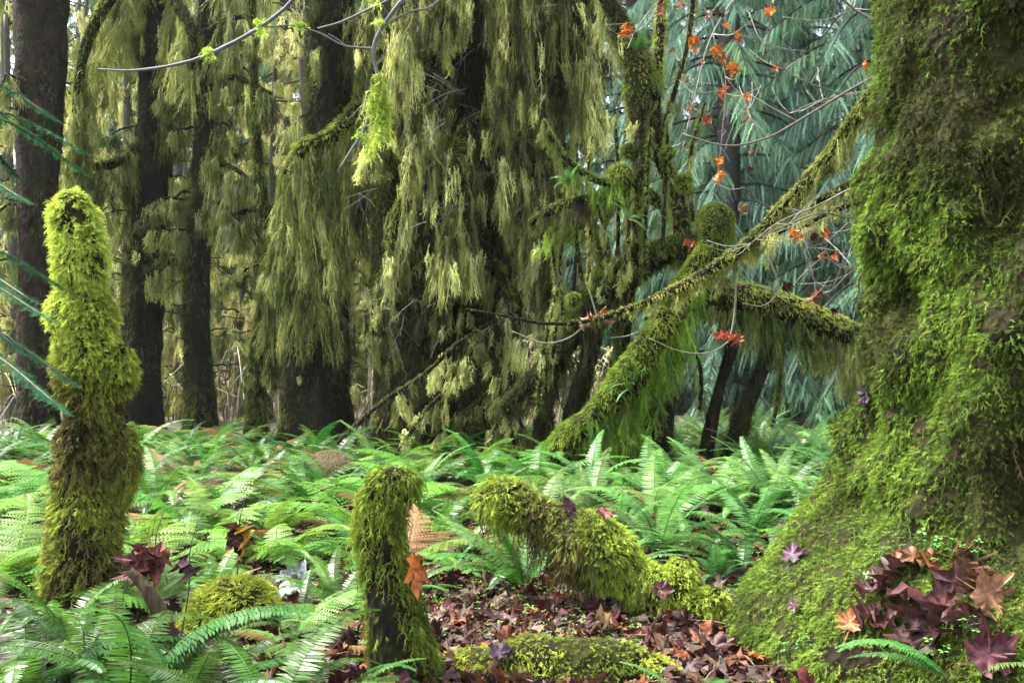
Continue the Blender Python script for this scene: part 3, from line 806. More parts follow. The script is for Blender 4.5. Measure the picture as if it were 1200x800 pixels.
        for w_ in range(2):
            tube(mb, [q + (e - q) * .5, q + (e - q) * .5 + A([R.normal(0, .12), 0, -R.uniform(.05, .3)])], [.004, .0025], 4, 4, 0, col=(.07, .066, .05), cap=False)
        mb.build('twig', M_TWIG, root)
    EXCL.append((pts[-1][0], Y, 1.0))
build_middle()

# ------------------------------------------------------------------ arching moss hung maple in the clearing
def build_arch():
    Y = 12.8
    root = thing('maple_tree', 'sprawling maple of arching mossy limbs on dark legs, round moss knob at its shoulder', 'tree', base_of(P(790, 550, Y)))
    G = (DARKG, GREEN, FRESH, LIME)
    def L(ll, cur=None, mat=M_WET, dens=2200, cols=G, n=40, sides=14, name='limb', bias=.1, keep=None, L_=.06, Wd=.04):
        p, r = path_px(ll, Y)
        r = np.maximum(r - W(3.5, Y), r * .5)
        if ll[-1][1] > 520: p[-1, 2] = min(p[-1, 2], gz(p[-1, 0], p[-1, 1]) - .05)
        return limb(root, p, r, mat, n, sides, cols, dens, L_, Wd, True, cur, keep, seed=len(ll) + int(ll[0][0]), bias=bias, name=name)
    BR, MI = (.11, .17, .018), (.075, .10, .018)
    # leaning limb ending in the rounded knob
    top = lambda p, m: np.clip(.55 + m[:, 2] * .8, .12, 1)
    L([(636, 545, 19, -.5), (668, 515, 22, -.5), (690, 493, 18, -.5), (712, 472, 21, -.5), (735, 446, 25, -.5), (765, 400, 20, -.45), (795, 352, 21, -.4), (820, 310, 17, -.4), (838, 284, 21, -.4), (846, 262, 17, -.4), (848, 252, 8, -.4)],
      [dict(drop=[.05, .25, .85, 1.45, 1.3, .6, .3, .15], n=2000, L=(.2, .6), Wd=.016, thick=.09, cols=(GREEN, MI, BR, FRESH), f=2, ragged=.4, seed=100)], dens=4600, n=70, sides=20, L_=.05, Wd=.032, cols=(GREEN, FRESH, (.17, .26, .03), LIME), bias=.22, keep=lambda p, m: np.clip(.7 + m[:, 2] * .7, .25, 1))
    # dark legs
    L([(800, 352, 18), (795, 400, 15), (786, 450, 13), (778, 505, 15), (774, 570, 19)], dict(drop=[.5, .3], n=150, L=(.2, .5), Wd=.018, cols=(UMBER, DARKG, OLIVE), seed=101), dens=700, cols=(UMBER, DARKG, OLIVE), name='trunk')
    L([(862, 345, 14, .1), (858, 400, 11, .1), (845, 450, 10, .1), (833, 500, 11, .1), (822, 570, 15, .1)], None, dens=700, cols=(UMBER, DARKG, OLIVE), name='trunk')
    L([(908, 364, 11, .2), (904, 400, 11, .2), (890, 440, 12, .2), (870, 485, 14, .2), (856, 570, 20, .2)], dict(drop=[.5, .4, .1], n=200, L=(.2, .5), Wd=.018, cols=(DARKG, OLIVE), seed=102), dens=1300, cols=(UMBER, DARKG, OLIVE), name='trunk', bias=0)
    # arch to the giant trunk
    L([(790, 345, 20), (835, 348, 21, .05), (880, 350, 20, .1), (925, 362, 20, .2), (965, 380, 20, .4), (1010, 398, 20, .7), (1060, 410, 20, 1.0)],
      [dict(drop=[.2, .6, .9, .95, 1.25, 1.1, 1.0], n=1500, L=(.2, .7), Wd=.016, thick=.10, cols=(DARKG, MI, OLIVE, YELLOW), f=2, ragged=.5, seed=103)], dens=3500, cols=(OLIVE, FRESH, YELLOW, LIME), n=60, sides=16)
    # dark elbow behind
    L([(590, 480, 13, .5), (640, 430, 15, .5), (676, 385, 18, .4), (702, 345, 22, .3), (735, 322, 22, .2), (768, 300, 20, .1), (800, 290, 20), (830, 300, 18)],
      [dict(drop=[.3, .5, .9, 1.0, .8, .4, .4, .3], n=900, L=(.2, .7), Wd=.018, thick=.10, cols=(UMBER, DARKG, OLIVE), ragged=.6, seed=104)], dens=2400, cols=(UMBER, DARKG, GREEN, FRESH), keep=top, n=60, sides=16, bias=.12)
    L([(700, 350, 20, .35), (690, 420, 14, .4), (672, 480, 14, .5), (665, 570, 18, .5)], dict(drop=[.8, .5], n=260, L=(.3, .8), Wd=.02, cols=(UMBER, DARKG, OLIVE), seed=105), dens=600, cols=(UMBER, DARKG, OLIVE), name='trunk')
    L([(735, 335, 15, .25), (728, 420, 11, .3), (720, 500, 12, .3), (716, 570, 15, .3)], dict(drop=[.8, .5], n=220, L=(.3, .8), Wd=.02, cols=(UMBER, DARKG, OLIVE), seed=106), dens=600, cols=(UMBER, DARKG, OLIVE), name='trunk')
    L([(770, 372, 17, .1), (766, 430, 13, .1), (758, 500, 14, .1), (752, 570, 18, .1)], dict(drop=[.9, .6, .2], n=200, L=(.2, .6), Wd=.018, cols=(UMBER, DARKG, OLIVE), seed=141), dens=900, cols=(UMBER, DARKG, OLIVE), name='trunk')
    L([(655, 412, 14, .5), (640, 470, 12, .6), (632, 520, 13, .6), (628, 570, 17, .6)], dict(drop=[.9, .6, .2], n=220, L=(.2, .6), Wd=.018, cols=(UMBER, OLIVE, YELLOW), seed=142), dens=900, cols=(UMBER, DARKG, OLIVE), name='trunk')
    L([(722, 330, 12, .2), (706, 300, 12, .25), (690, 270, 9, .3), (668, 262, 7, .3), (640, 275, 5, .3)], dict(drop=[.3, .6, .5], n=260, L=(.15, .4), Wd=.018, cols=(OLIVE, FRESH, YELLOW), seed=143), dens=2400, cols=(OLIVE, FRESH, YELLOW), name='limb')
    L([(800, 310, 12, .2), (830, 322, 12, .2), (862, 338, 10, .2), (900, 350, 9, .3)], dict(drop=[.5, .9, .9, .6], n=420, L=(.2, .5), Wd=.016, cols=(DARKG, GREEN, OLIVE, YELLOW), seed=144), dens=2400, cols=(OLIVE, FRESH, LIME), name='limb')
    # upright stems and the old broken limb above
    L([(800, 300, 15), (798, 255, 14), (790, 220, 13), (772, 180, 11), (768, 130, 10), (772, 60, 9), (780, -60, 8), (790, -200, 6)], dict(drop=[.2, .4, .5, .3, .3, .2], n=420, L=(.15, .5), Wd=.018, thick=.07, cols=(OLIVE, FRESH, YELLOW), seed=107), dens=2600, cols=(OLIVE, FRESH, YELLOW, LIME), name='stem', bias=.1)
    L([(740, 335, 11, -.1), (744, 260, 11, -.1), (752, 200, 10, -.1), (748, 140, 14, -.05), (748, 105, 20), (745, 70, 20), (728, 30, 14), (700, -20, 11), (660, -120, 9)],
      dict(drop=[.1, .3, .3, .5, .9, 1.1, .5, .3], n=620, L=(.2, .6), Wd=.02, thick=.09, cols=(UMBER, OLIVE, YELLOW), seed=108), dens=2400, cols=(UMBER, OLIVE, FRESH, YELLOW), name='stem', n=60)
    L([(772, 165, 7), (790, 110, 6), (806, 50, 5), (815, -30, 5), (822, -150, 4)], dict(drop=[.2, .3, .2], n=120, L=(.1, .3), Wd=.016, thick=.05, cols=(OLIVE, YELLOW), seed=109), dens=2200, cols=(OLIVE, YELLOW), name='stem')
    L([(690, 330, 4, .1), (692, 270, 4, .1), (688, 215, 3, .1), (694, 160, 2, .1)], dict(drop=[.3, .4, .2], n=120, L=(.15, .35), Wd=.018, thick=.04, cols=(OLIVE, YELLOW), seed=110), dens=2500, cols=(OLIVE, YELLOW, LIME), name='stem', sides=8)
    L([(712, 318, 4, .0), (708, 270, 4, 0), (716, 225, 3, 0), (710, 190, 2, 0)], dict(drop=[.3, .4, .2], n=120, L=(.15, .35), Wd=.018, thick=.04, cols=(OLIVE, YELLOW), seed=111), dens=2500, cols=(OLIVE, YELLOW, LIME), name='stem', sides=8)
    L([(672, 340, 5, .3), (674, 315, 4.5, .3), (676, 296, 4, .3)], None, mat=M_BARK, dens=10, name='stem', sides=8)
    # low limb with fern tufts reaching for the moss curtains
    L([(775, 240, 10, -.1), (740, 215, 11, -.2), (700, 212, 8, -.2), (668, 190, 7, -.2), (648, 165, 5, -.2), (636, 140, 4, -.2)], dict(drop=[.3, .5, .5, .3], n=320, L=(.12, .4), Wd=.018, thick=.06, cols=(OLIVE, FRESH), seed=112), dens=2600, cols=(OLIVE, GREEN, FRESH), name='branch')
    L([(620, 262, 7, -.1), (650, 245, 9, -.1), (690, 232, 9, -.1), (735, 228, 10, -.1)], dict(drop=[.3, .6, .4], n=240, L=(.12, .4), Wd=.018, thick=.06, cols=(UMBER, OLIVE, FRESH), seed=113), dens=2000, cols=(UMBER, OLIVE, FRESH), name='branch')
    # thin mossy stems standing among the limbs
    for k, (x0, y0, x1, y1, dy) in enumerate(((648, 420, 640, 250, .2), (662, 400, 668, 230, .4), (724, 300, 720, 130, .1), (756, 330, 762, 150, -.3), (730, 330, 738, 215, -.3), (776, 300, 784, 120, -.2), (705, 350, 700, 240, -.2), (682, 330, 676, 180, .3), (812, 260, 826, 120, .0), (630, 480, 655, 330, -.3), (820, 480, 806, 385, .2), (905, 500, 915, 400, .3))):
        L([(x0, y0, 5, dy), ((x0 + x1) / 2 + R.normal(0, 5), (y0 + y1) / 2, 4.5, dy), (x1, y1, 3, dy)], dict(drop=[.15, .35, .25], n=60, L=(.1, .3), Wd=.016, thick=.035, cols=(OLIVE, YELLOW, GREYG), seed=160 + k), dens=2400, cols=(OLIVE, FRESH, YELLOW), name='stem', sides=8, n=20)
    # round moss cushions
    for k, (x, y, s, dy) in enumerate(((736, 176, 9, -.15), (752, 182, 12, -.1), (728, 205, 15, -.25), (742, 240, 12, -.2), (782, 180, 9, -.2), (800, 215, 11, -.15), (735, 428, 9, -.85), (838, 262, 24, -.4), (672, 352, 9, .0))):
        c = P(x, y, Y + dy); rr = W(s, Y)
        mb = MB(); s_ = tube(mb, [c - A([0, 0, rr]), c - A([0, 0, rr * .6]), c, c + A([0, 0, rr * .6]), c + A([0, 0, rr])], [rr * .2, rr * .7, rr * .85, rr * .7, rr * .1], 12, 14, .35, 9, seed=k)
        o = mb.build('moss_cushion', M_GREENBARK, root)
        mm = MB(); coat(mm, s_, 5200, .035, .028, (GREEN, FRESH, LIME) if k != 7 else (OLIVE, FRESH, YELLOW), bias=.1, down=.1); mm.build('moss', M_MOSS, o)
    for x in (670, 720, 780, 830, 860): EXCL.append((P(x, 500, Y)[0], Y + .2, .35))
    return root
ARCH = build_arch()

# ------------------------------------------------------------------ slender vine maple with the last orange leaves (grows behind the giant trunk)
def leaf_mesh(mb, c, size, col, up=None, side=None, droop=0., dry=False):
    scatter(mb, [(DRY if dry else MAPLE)[int(R.integers(8))]], A([c]), A([up if up is not None else R.normal(size=3)]), size, size * R.uniform(.85, 1.1), droop, A([col]) * R.uniform(.75, 1.25), side=None if side is None else A([side]))

ORANGE, RUST, WINE, BROWN, TANL = (.45, .14, .025), (.23, .065, .025), (.045, .016, .015), (.070, .034, .018), (.26, .16, .09)
def build_vine():
    Y = 8.6
    b = P(1085, 690, Y)
    root = thing('vine_maple', 'slender vine maple with bare twigs and orange leaves, half hidden behind the massive trunk', 'tree', base_of(b))
    tw = (.12, .105, .085)
    mb = MB(); g = base_of(b)
    tp = A([g - A([0, 0, .1]), P(1080, 500, Y), P(1070, 320, Y), P(1066, 150, Y), P(1052, 60, Y), P(1025, -40, Y), P(990, -160, Y)])
    tube(mb, tp, [.07, .065, .06, .055, .045, .035, .02], 40, 10, .15, 6, col=tw); mb.build('trunk', M_TWIG, root)
    for k, (ll) in enumerate((
        [(1066, 70, 4), (1020, 92, 3, -.1), (975, 118, 3, -.3), (935, 142, 2.6, -.5), (895, 163, 2.2, -.7), (850, 171, 1.8, -.8), (800, 157, 1.2, -.8)],
        [(1066, 100, 3), (1010, 108, 2, .1), (965, 117, 1.8, .1), (925, 133, 1.2, .1)],
        [(990, 112, 2, -.2), (950, 98, 1.6, -.3), (920, 82, 1.4, -.3), (890, 45, 1.2, -.3), (878, 15, 1, -.2)],
        [(1052, 40, 3), (1000, 10, 2, -.3), (955, -30, 2, -.5), (900, -60, 1.5, -.6)],
        [(1025, -40, 3, .2), (950, -50, 2.4, .3), (880, -20, 2, .4), (835, 40, 1.7, .4), (815, 110, 1.4, .4), (802, 165, 1, .4)],
        [(880, -20, 2, .4), (810, -30, 1.6, .4), (765, 10, 1.3, .3), (742, 40, 1, .2)],
        [(835, 40, 1.6, .4), (850, 90, 1.3, .3), (846, 160, 1.1, .3), (840, 215, .9, .3)],
        [(815, 110, 1.3, .4), (850, 110, 1, .4), (875, 130, .9, .4)],
        [(1068, 200, 3, -.2), (1010, 215, 2, -.3), (960, 240, 1.6, -.4), (910, 262, 1.2, -.4), (880, 285, 1, -.4)],
        [(1070, 240, 3, -.2), (1000, 255, 2, -.3), (960, 250, 1.6, -.5), (925, 262, 1.4, -.5), (885, 280, 1, -.5)],
        [(1010, 320, 2), (965, 300, 1.4), (940, 275, 1.2), (930, 245, 1)],
        [(1072, 350, 2.4), (1000, 318, 1.8), (975, 340, 1.5), (940, 355, 1)],
        [(985, 360, 1.2), (955, 330, 1), (945, 290, .8), (965, 275, .7)])):
        p, r = path_px(ll, Y); mb = MB()
        ribtwig(mb, p, r * .6, A(tw) * R.uniform(.6, 1.5), 24)
        for q in range(7):       # side twiglets
            i = int(R.integers(1, len(p)));
            d = A([R.normal(), R.normal() * .5, R.normal() * .8]); d /= np.linalg.norm(d)
            ln = R.uniform(.15, .5)
            ribtwig(mb, [p[i], p[i] + d * ln * .5 + A([0, 0, -.03]), p[i] + d * ln + R.normal(0, .05, 3)], [.004, .003, .002], A([.22, .20, .17]) * R.uniform(.6, 1.3), 6)
        mb.build('branch', M_TWIG, root)
    lv = [(735, 38, 11, ORANGE), (775, 12, 8, RUST), (800, 8, 8, TANL), (842, 20, 10, WINE), (812, 48, 10, ORANGE), (832, 20, 7, RUST), (849, 32, 6, ORANGE), (866, 47, 10, ORANGE), (811, 60, 8, ORANGE), (842, 60, 9, ORANGE),
          (848, 72, 9, RUST), (860, 82, 12, ORANGE), (902, 16, 9, ORANGE), (911, 82, 7, RUST), (848, 110, 11, RUST), (872, 117, 8, ORANGE), (831, 143, 8, RUST), (872, 140, 6, TANL), (808, 128, 9, TANL), (1012, 79, 8, ORANGE),
          (847, 190, 8, ORANGE), (845, 207, 10, ORANGE), (879, 180, 6, TANL), (880, 200, 6, WINE), (868, 246, 9, TANL), (928, 275, 9, ORANGE), (938, 280, 9, ORANGE), (955, 278, 8, WINE), (967, 276, 8, RUST), (962, 300, 7, ORANGE),
          (982, 303, 9, RUST), (955, 348, 12, RUST), (920, 336, 10, WINE), (822, 75, 6, TANL), (803, 95, 6, TANL), (975, 365, 7, WINE), (789, 60, 6, TANL), (806, 287, 9, RUST)]
    for x, y, s, c in lv:
        m2 = MB()
        leaf_mesh(m2, P(x, y - s * .6, Y + R.uniform(-.6, .3)), W(s * 1.4, Y), c, up=(R.normal() * .5, R.normal() * .4, -1), side=(1, R.normal() * 1.1, R.normal() * .3), dry=True)
        m2.build('leaf', M_LEAF, root)
build_vine()

# mossy diagonal bough from the giant trunk over the arching maple + its thin twig
def build_bough():
    p, r = path_px([(1075, 60, 13, -2.0), (1022, 112, 9, -1.6), (985, 165, 8, -1.2), (945, 215, 8, -.9), (905, 258, 8, -.6), (875, 288, 8, -.5), (840, 312, 7, -.5), (795, 338, 6, -.6), (742, 360, 4, -.7), (690, 376, 2.6, -.8), (640, 379, 2, -.8), (590, 370, 1.6, -.8), (545, 362, 1.2, -.8)], 10.0)
    o, _ = limb(GIANT, p, r, n=90, sides=10, cols=(OLIVE, FRESH, YELLOW, LIME), dens=3600, L=.045, Wd=.03, bias=.1, coat_keep=lambda p, m: np.clip((p[:, 0] - .4) * 1.2, .02, 1),
         cur=[dict(path=p[:9], drop=[.3, .35, .5, .5, .35, .35, .4, .3, .1], n=700, L=(.08, .34), Wd=.014, thick=.04, cols=(OLIVE, YELLOW, (.22, .20, .05)), f=3, ragged=.75, seed=130)])
    for ll, n, dr in (([(1075, 185, 8, -1.8), (1010, 210, 5, -1.5), (965, 232, 4, -1.3), (930, 262, 2.5, -1.1), (900, 280, 1.5, -1.)], 260, .35), ([(1080, 205, 6, -1.8), (1015, 232, 4, -1.6), (960, 255, 2.5, -1.4), (930, 275, 1.5, -1.3)], 120, .3)):
        p2, r2 = path_px(ll, 10.0)
        limb(GIANT, p2, r2, n=30, sides=8, cols=(OLIVE, YELLOW), dens=2600, L=.04, Wd=.028, cur=dict(drop=[dr, dr, dr * .5], n=n, L=(.08, .3), Wd=.013, thick=.03, cols=(OLIVE, YELLOW), ragged=.7, seed=131))
    mb = MB()
    for ll in ([(858, 300, 2, -.5), (862, 340, 1.8, -.5), (858, 385, 1.6, -.5), (853, 402, 1.2, -.5)], [(690, 376, 1.6, -.8), (668, 395, 1.4, -.8), (640, 402, 1.2, -.8), (600, 388, .9, -.8)], [(700, 372, 1.4, -.8), (692, 345, 1.2, -.8), (686, 330, .8, -.8)],
               [(860, 395, 1.1, -.5), (835, 412, 1, -.5), (800, 412, .8, -.5), (760, 396, .7, -.5)], [(900, 300, 1.6, -.6), (912, 340, 1.2, -.6), (895, 358, 1, -.6), (870, 355, .8, -.6)], [(770, 350, 1.2, -.7), (765, 375, 1, -.7), (740, 392, .8, -.7), (715, 396, .7, -.7)]):
        mb = MB(); p2, r2 = path_px(ll, 10.0); ribtwig(mb, p2, r2 * .8, A([.15, .14, .10]), 16); mb.build('twig', M_TWIG, o)
    for x, y, s, c, lab in ((698, 376, 17, (.13, .045, .022), 'curled rust brown leaf caught on a thin twig before the dark maple legs'), (853, 400, 14, (.27, .045, .025), 'bright red leaf dangling from a twig between two dark maple legs')):
        m2 = MB()
        for k in range(3):
            leaf_mesh(m2, P(x - 5 + 5 * k, y - 8, 9.3), W(s * 1.2, 9.3), c, up=(R.normal() * .4 + (k - 1) * .6, R.normal() * .5, -.7), side=(1, R.normal() * .8, .3), dry=True)
        tag(m2.build('maple_leaf', M_LEAF, origin=P(x, y - 8, 9.3)), lab, 'leaf')
build_bough()

# ------------------------------------------------------------------ branch hanging in from a tree behind the camera
def build_over():
    base = A([-1.6, -2.2, gz(-1.6, -2.2)])
    root = thing('overhanging_tree', 'bare grey twigs dangling into view from above, one holding a wisp of pale moss', 'tree', base)
    mb = MB(); tube(mb, [base - A([0, 0, .1]), base + A([.1, .1, 2]), base + A([.3, .4, 4]), base + A([.4, .8, 6])], [.12, .1, .08, .05], 30, 12, .1, 5, col=(.08, .07, .06)); mb.build('trunk', M_TWIG, root)
    G = (.075, .078, .085)
    fork = A([-.75, 1.6, 3.1])
    tr = base + A([.3, .4, 3.8])
    def br(ll, Y, start=None, n=40):
        p, r = path_px(ll, Y)
        if start is not None: p = np.vstack([start, p]); r = np.r_[.012, r]
        mb = MB(); tube(mb, p, r * .85, n, 7, .3, 35, col=G); return mb.build('branch', M_TWIG, root)
    mb = MB(); tube(mb, [tr, (tr + fork) / 2 + A([0, 0, .25]), fork], [.035, .025, .015], 20, 8, .1, 8, col=G); mb.build('branch', M_TWIG, root)
    br([(360, -25, 2.9), (340, 4, 2.8), (305, 32, 2.7), (270, 52, 2.6), (232, 69, 2.4), (190, 79, 2.0), (150, 83, 1.6), (115, 81, 1.0)], 3.0, fork)
    br([(490, -20, 2.8), (470, 2, 2.8), (448, 32, 2.7), (437, 56, 2.6), (442, 88, 2.5), (440, 118, 2.4), (425, 155, 2.2), (408, 182, 2.0), (396, 202, 1.4)], 3.0, fork)
    br([(437, 57, 1.7), (405, 54, 1.5), (372, 38, 1.3), (340, 30, 1.1), (318, 32, .8)], 3.0)
    br([(448, 32, 1.4), (480, 14, 1.3), (500, 10, 1.2), (515, 0, 1.), (540, -30, .8)], 3.0)
    br([(372, 34, 1.4), (400, 26, 1.5), (430, 12, 1.7), (460, -2, 2), (490, -22, 2.2)], 3.05)
    o = br([(405, 54, .9), (398, 48, .8), (385, 40, .6)], 3.0)
    mm = MB()
    curtain(mm, [P(441, 78, 3), P(444, 95, 3), P(441, 118, 3)], .22, 150, L=(.04, .13), Wd=.008, thick=.012, cols=(FRESH, LIME, YELLOW), ragged=.5)
    curtain(mm, [P(425, 150, 3), P(436, 168, 3), P(428, 178, 3)], .05, 40, L=(.02, .05), Wd=.007, thick=.008, cols=(FRESH, LIME, YELLOW))
    for x, y in ((245, 64), (305, 30), (452, 25), (350, 33)):
        curtain(mm, [P(x - 6, y, 3), P(x + 6, y, 3)], .03, 16, L=(.012, .03), Wd=.007, thick=.005, cols=(FRESH, LIME))
    mm.build('moss', M_HANG, o)
build_over()

# ------------------------------------------------------------------ young spruce reaching in at the picture's edge
def build_young():
    base = A([-3.05, 5.2, gz(-3.05, 5.2)])
    root = thing('young_spruce', 'young spruce whose flat blue green sprays reach in beside the tall mossy snag', 'tree', base)
    mb = MB(); tube(mb, [base - A([0, 0, .1]), base + A([.02, 0, 1.5]), base + A([0, .05, 3]), base + A([0, .05, 4.6])], [.05, .042, .03, .006], 30, 10, .1, 6, col=(.06, .045, .035)); mb.build('trunk', M_TWIG, root)
    def bough(pts, n=26, L=.11):
        p = spline(pts, 30)
        mb = MB(); tube(mb, p[::4], np.linspace(.007, .002, len(p[::4])), 16, 5, 0, col=(.09, .06, .04)); o = mb.build('branch', M_TWIG, root)
        mm = MB(); t = norm(np.gradient(p, axis=0))
        for k in range(n):
            i = 5 + int(k / n * 24); s = -1 if k % 2 else 1
            d = norm(t[i] * .8 + s * np.cross(t[i], [0, 0, 1.]) * .75 + R.normal(0, .12, 3) - A([0, 0, .1]))
            scatter(mm, NEEDLES, A([p[i]]), A([d]), L * (1.35 - .7 * k / n) * R.uniform(.8, 1.2), .075, .15, A([(.020, .072, .028)]) * R.uniform(.7, 1.3), side=A([np.cross(d, [0, 0, 1.]) + R.normal(0, .15, 3)]))
        scatter(mm, NEEDLES, p[6:], t[6:], .08, .07, 0, A([(.020, .072, .028)]) * R.uniform(.7, 1.2, (len(p) - 6, 1)), side=np.cross(t[6:], [0, 0, 1.]))
        mm.build('needles', M_NEEDLE, o)
    for (x, y, dy, z0) in ((62, 138, .0, .15), (98, 178, .3, .1), (70, 335, .1, .1), (55, 372, -.6, .1), (85, 448, -.2, .2), (60, 470, -.7, .2), (20, 205, .4, .1), (30, 235, -.5, .1), (75, 480, -1.1, .2), (38, 352, -1.0, .1), (22, 410, -.4, .1), (95, 200, 1.0, .1)):
        e = P(x, y, 5.0 + dy); s = base.copy(); s[2] = e[2] + z0 + .1
        mid = (s + e) / 2 + A([0, 0, .09])
        bough([s, mid, e], n=36, L=.066)
    for k in range(10):
        a = R.uniform(1.2, 4.6); z = R.uniform(.6, 4.2); l = .75 * (1 - z / 5.5)
        s = A([base[0], base[1], z]); bough([s, s + A([cos(a), sin(a), .1]) * l * .6, s + A([cos(a), sin(a), -.12]) * l], n=24)
    EXCL.append((base[0], base[1], .4))
build_young()

# ------------------------------------------------------------------ far trees
def copy_tree(o, parent=None):
    c = o.copy(); COL.objects.link(c)
    c.parent = parent
    for ch in list(o.children): copy_tree(ch, c)
    return c

def conifer(seed, H=20., r0=.30, first=.7, nb=165):
    root = thing('conifer', '', '', (0, 0, 0))
    mb = MB(); tube(mb, [(0, 0, -.6), (0, 0, 2), (.1, 0, 8), (.05, 0, H)], [r0 * 1.2, r0, r0 * .75, .03], 50, 10, .1, 3, col=(.035, .03, .026)); mb.build('trunk', M_TWIG, root)
    cr = MB(); rootp, dirs, lens, wid, cols = [], [], [], [], []
    for k in range(nb):
        z = first + (H - first) * (k / nb) ** 1.1
        a = k * 2.4 + R.normal(0, .3)
        ln = (1 - (z / H) * .8) * R.uniform(2.2, 3.8)
        d = A([cos(a), sin(a), 0]); u = np.linspace(0, 1, 9)[:, None]
        p = A([0, 0, z]) + d * ln * u + A([0, 0, 1]) * (.15 * np.sin(u * 3) - ln * .42 * u ** 1.8)
        tube(cr, p, np.linspace(.035, .008, 9), 9, 4, 0, col=(.04, .035, .03), cap=False)
        m = int(ln * 52)
        t = R.uniform(.12, 1, m); pos = A([np.interp(t, u[:, 0], p[:, c]) for c in range(3)]).T
        sd = A([-d[1], d[0], 0]) * R.choice([-1, 1], m)[:, None]
        spread = (.55 * (1.1 - t))[:, None]
        rootp.append(pos); dirs.append(d * .35 + sd * R.uniform(.2, .9, (m, 1)) + A([0, 0, -1]) * R.uniform(.35, 1.1, (m, 1)))
        lens.append(R.uniform(.2, .55, m)); wid.append(R.uniform(.06, .12, m))
        cols.append(A([(.115, .200, .140)]) * R.uniform(.3, 1.6, (m, 1)) * A([1, 1, R.uniform(.75, 1.1)]))  # needle colour paled to stand in for haze in front of far trees
    scatter(cr, SPRAY, np.vstack(rootp), np.vstack(dirs), np.concatenate(lens), np.concatenate(wid), .35, np.vstack(cols), tip=(1.3, 1.3, 1.25))
    cr.build('crown', M_NEEDLE, root)
    return root

def mossy_far(seed, H=11.):
    root = thing('moss_draped_tree', '', '', (0, 0, 0))
    lean = R.normal(0, .5)
    tp = A([(0, 0, -.4), (lean * .1, 0, 2.5), (lean * .5, .1, 6), (lean, .2, H)])
    mb = MB(); tube(mb, tp, [.2, .15, .11, .05], 30, 9, .15, 3, col=(.05, .045, .03)); mb.build('trunk', M_TWIG, root)
    mm = MB()
    for k in range(42):
        z = R.uniform(.5, H * .95) if k < 30 else R.uniform(.4, 3.5); a = R.uniform(0, 2 * pi); ln = R.uniform(.7, 2.2)
        p = droopy(tp, None, z, a, ln, ln * R.uniform(0, .7), .3)
        tube(mm, p, np.linspace(.03, .01, 7), 9, 4, 0, col=(.09, .085, .03), cap=False)
        curtain(mm, p, [.3, .9, .5], int(48 * ln), L=(.2, .6), Wd=.035, thick=.10, cols=(OLIVE, YELLOW, (.28, .26, .10), (.36, .32, .15)), temps=STRAND_S, seed=seed * 40 + k)
    mm.build('crown', M_HANG, root)
    return root

protos = [conifer(k) for k in range(3)]
def put_far(protos, spots, labels, cat, group, scale=(.85, 1.2)):
    for k, (x, y, j) in enumerate(spots):
        src = protos[k % len(protos)]
        o = src if k < len(protos) else copy_tree(src)
        o.location = (x, y, gz(x, y)); o.rotation_euler = (0, 0, R.uniform(0, 6.28)); s = R.uniform(*scale); o.scale = (s, s, s * R.uniform(.95, 1.15))
        tag(o, labels[j], cat, group)
sp = [(5.2, 24, 0), (11.5, 25, 0), (8.4, 22.5, 0), (3.2, 27, 0), (12.6, 34, 0), (6.4, 31, 0), (15.5, 27, 0), (9.8, 27, 0), (-.2, 38, 0), (8.2, 28, 0), (1.8, 31, 0), (14.5, 31, 0), (4.8, 36, 0), (10.5, 38, 0), (-1.8, 42, 0), (17, 40, 0), (7.5, 46, 0), (1.6, 50, 0), (13, 52, 0), (21, 50, 0), (9, 33, 0),
      (-20, 50, 1), (-14, 54, 1), (-8, 52, 1), (-25, 44, 1), (-17, 60, 1), (-10, 62, 1), (-12, 44, 1), (-6, 45, 1), (-17.5, 42, 1), (-14.5, 47, 1), (-7.6, 33.5, 1), (-5.3, 38.5, 1), (-10.9, 34, 1), (-12.8, 39, 1), (-19.5, 21, 2), (-23, 27, 2), (-18.5, 32, 2), (-25, 36, 2), (-27, 22, 2), (-21.5, 41, 2)]
put_far(protos, sp, ['blue green conifer with drooping boughs in the hazy stand behind the arching maple', 'pale hazy conifer on the slope far behind the black trunks', 'tall conifer standing far off to one side of the black trunks'], 'conifer', 'conifers in the misty background')
mp = [mossy_far(k) for k in range(3)]
sp = [(-12.6, 25, 0), (-9.2, 24, 0), (-10.8, 28, 0), (-6.9, 26, 0), (-5.2, 28, 0), (-3.4, 25, 0), (-1.9, 27, 0), (-8.1, 31, 0), (-13.8, 31, 0), (-4.2, 32, 0), (-11.8, 36, 0), (-6.2, 37, 0), (-16, 36, 0), (.5, 29, 0), (-11.2, 22.5, 0), (-7.6, 23, 0), (-5.9, 24, 0), (-4.4, 23.4, 0), (-9.9, 26.5, 0), (-2.8, 29.5, 0), (-7.0, 29, 0), (-13.2, 27.5, 0), (-9.5, 41, 0), (-2.0, 37, 0)]
put_far(mp, sp, ['thin yellowish moss draped tree on the pale slope seen between the black trunks'], 'tree', 'moss draped trees on the far slope', (.8, 1.15))

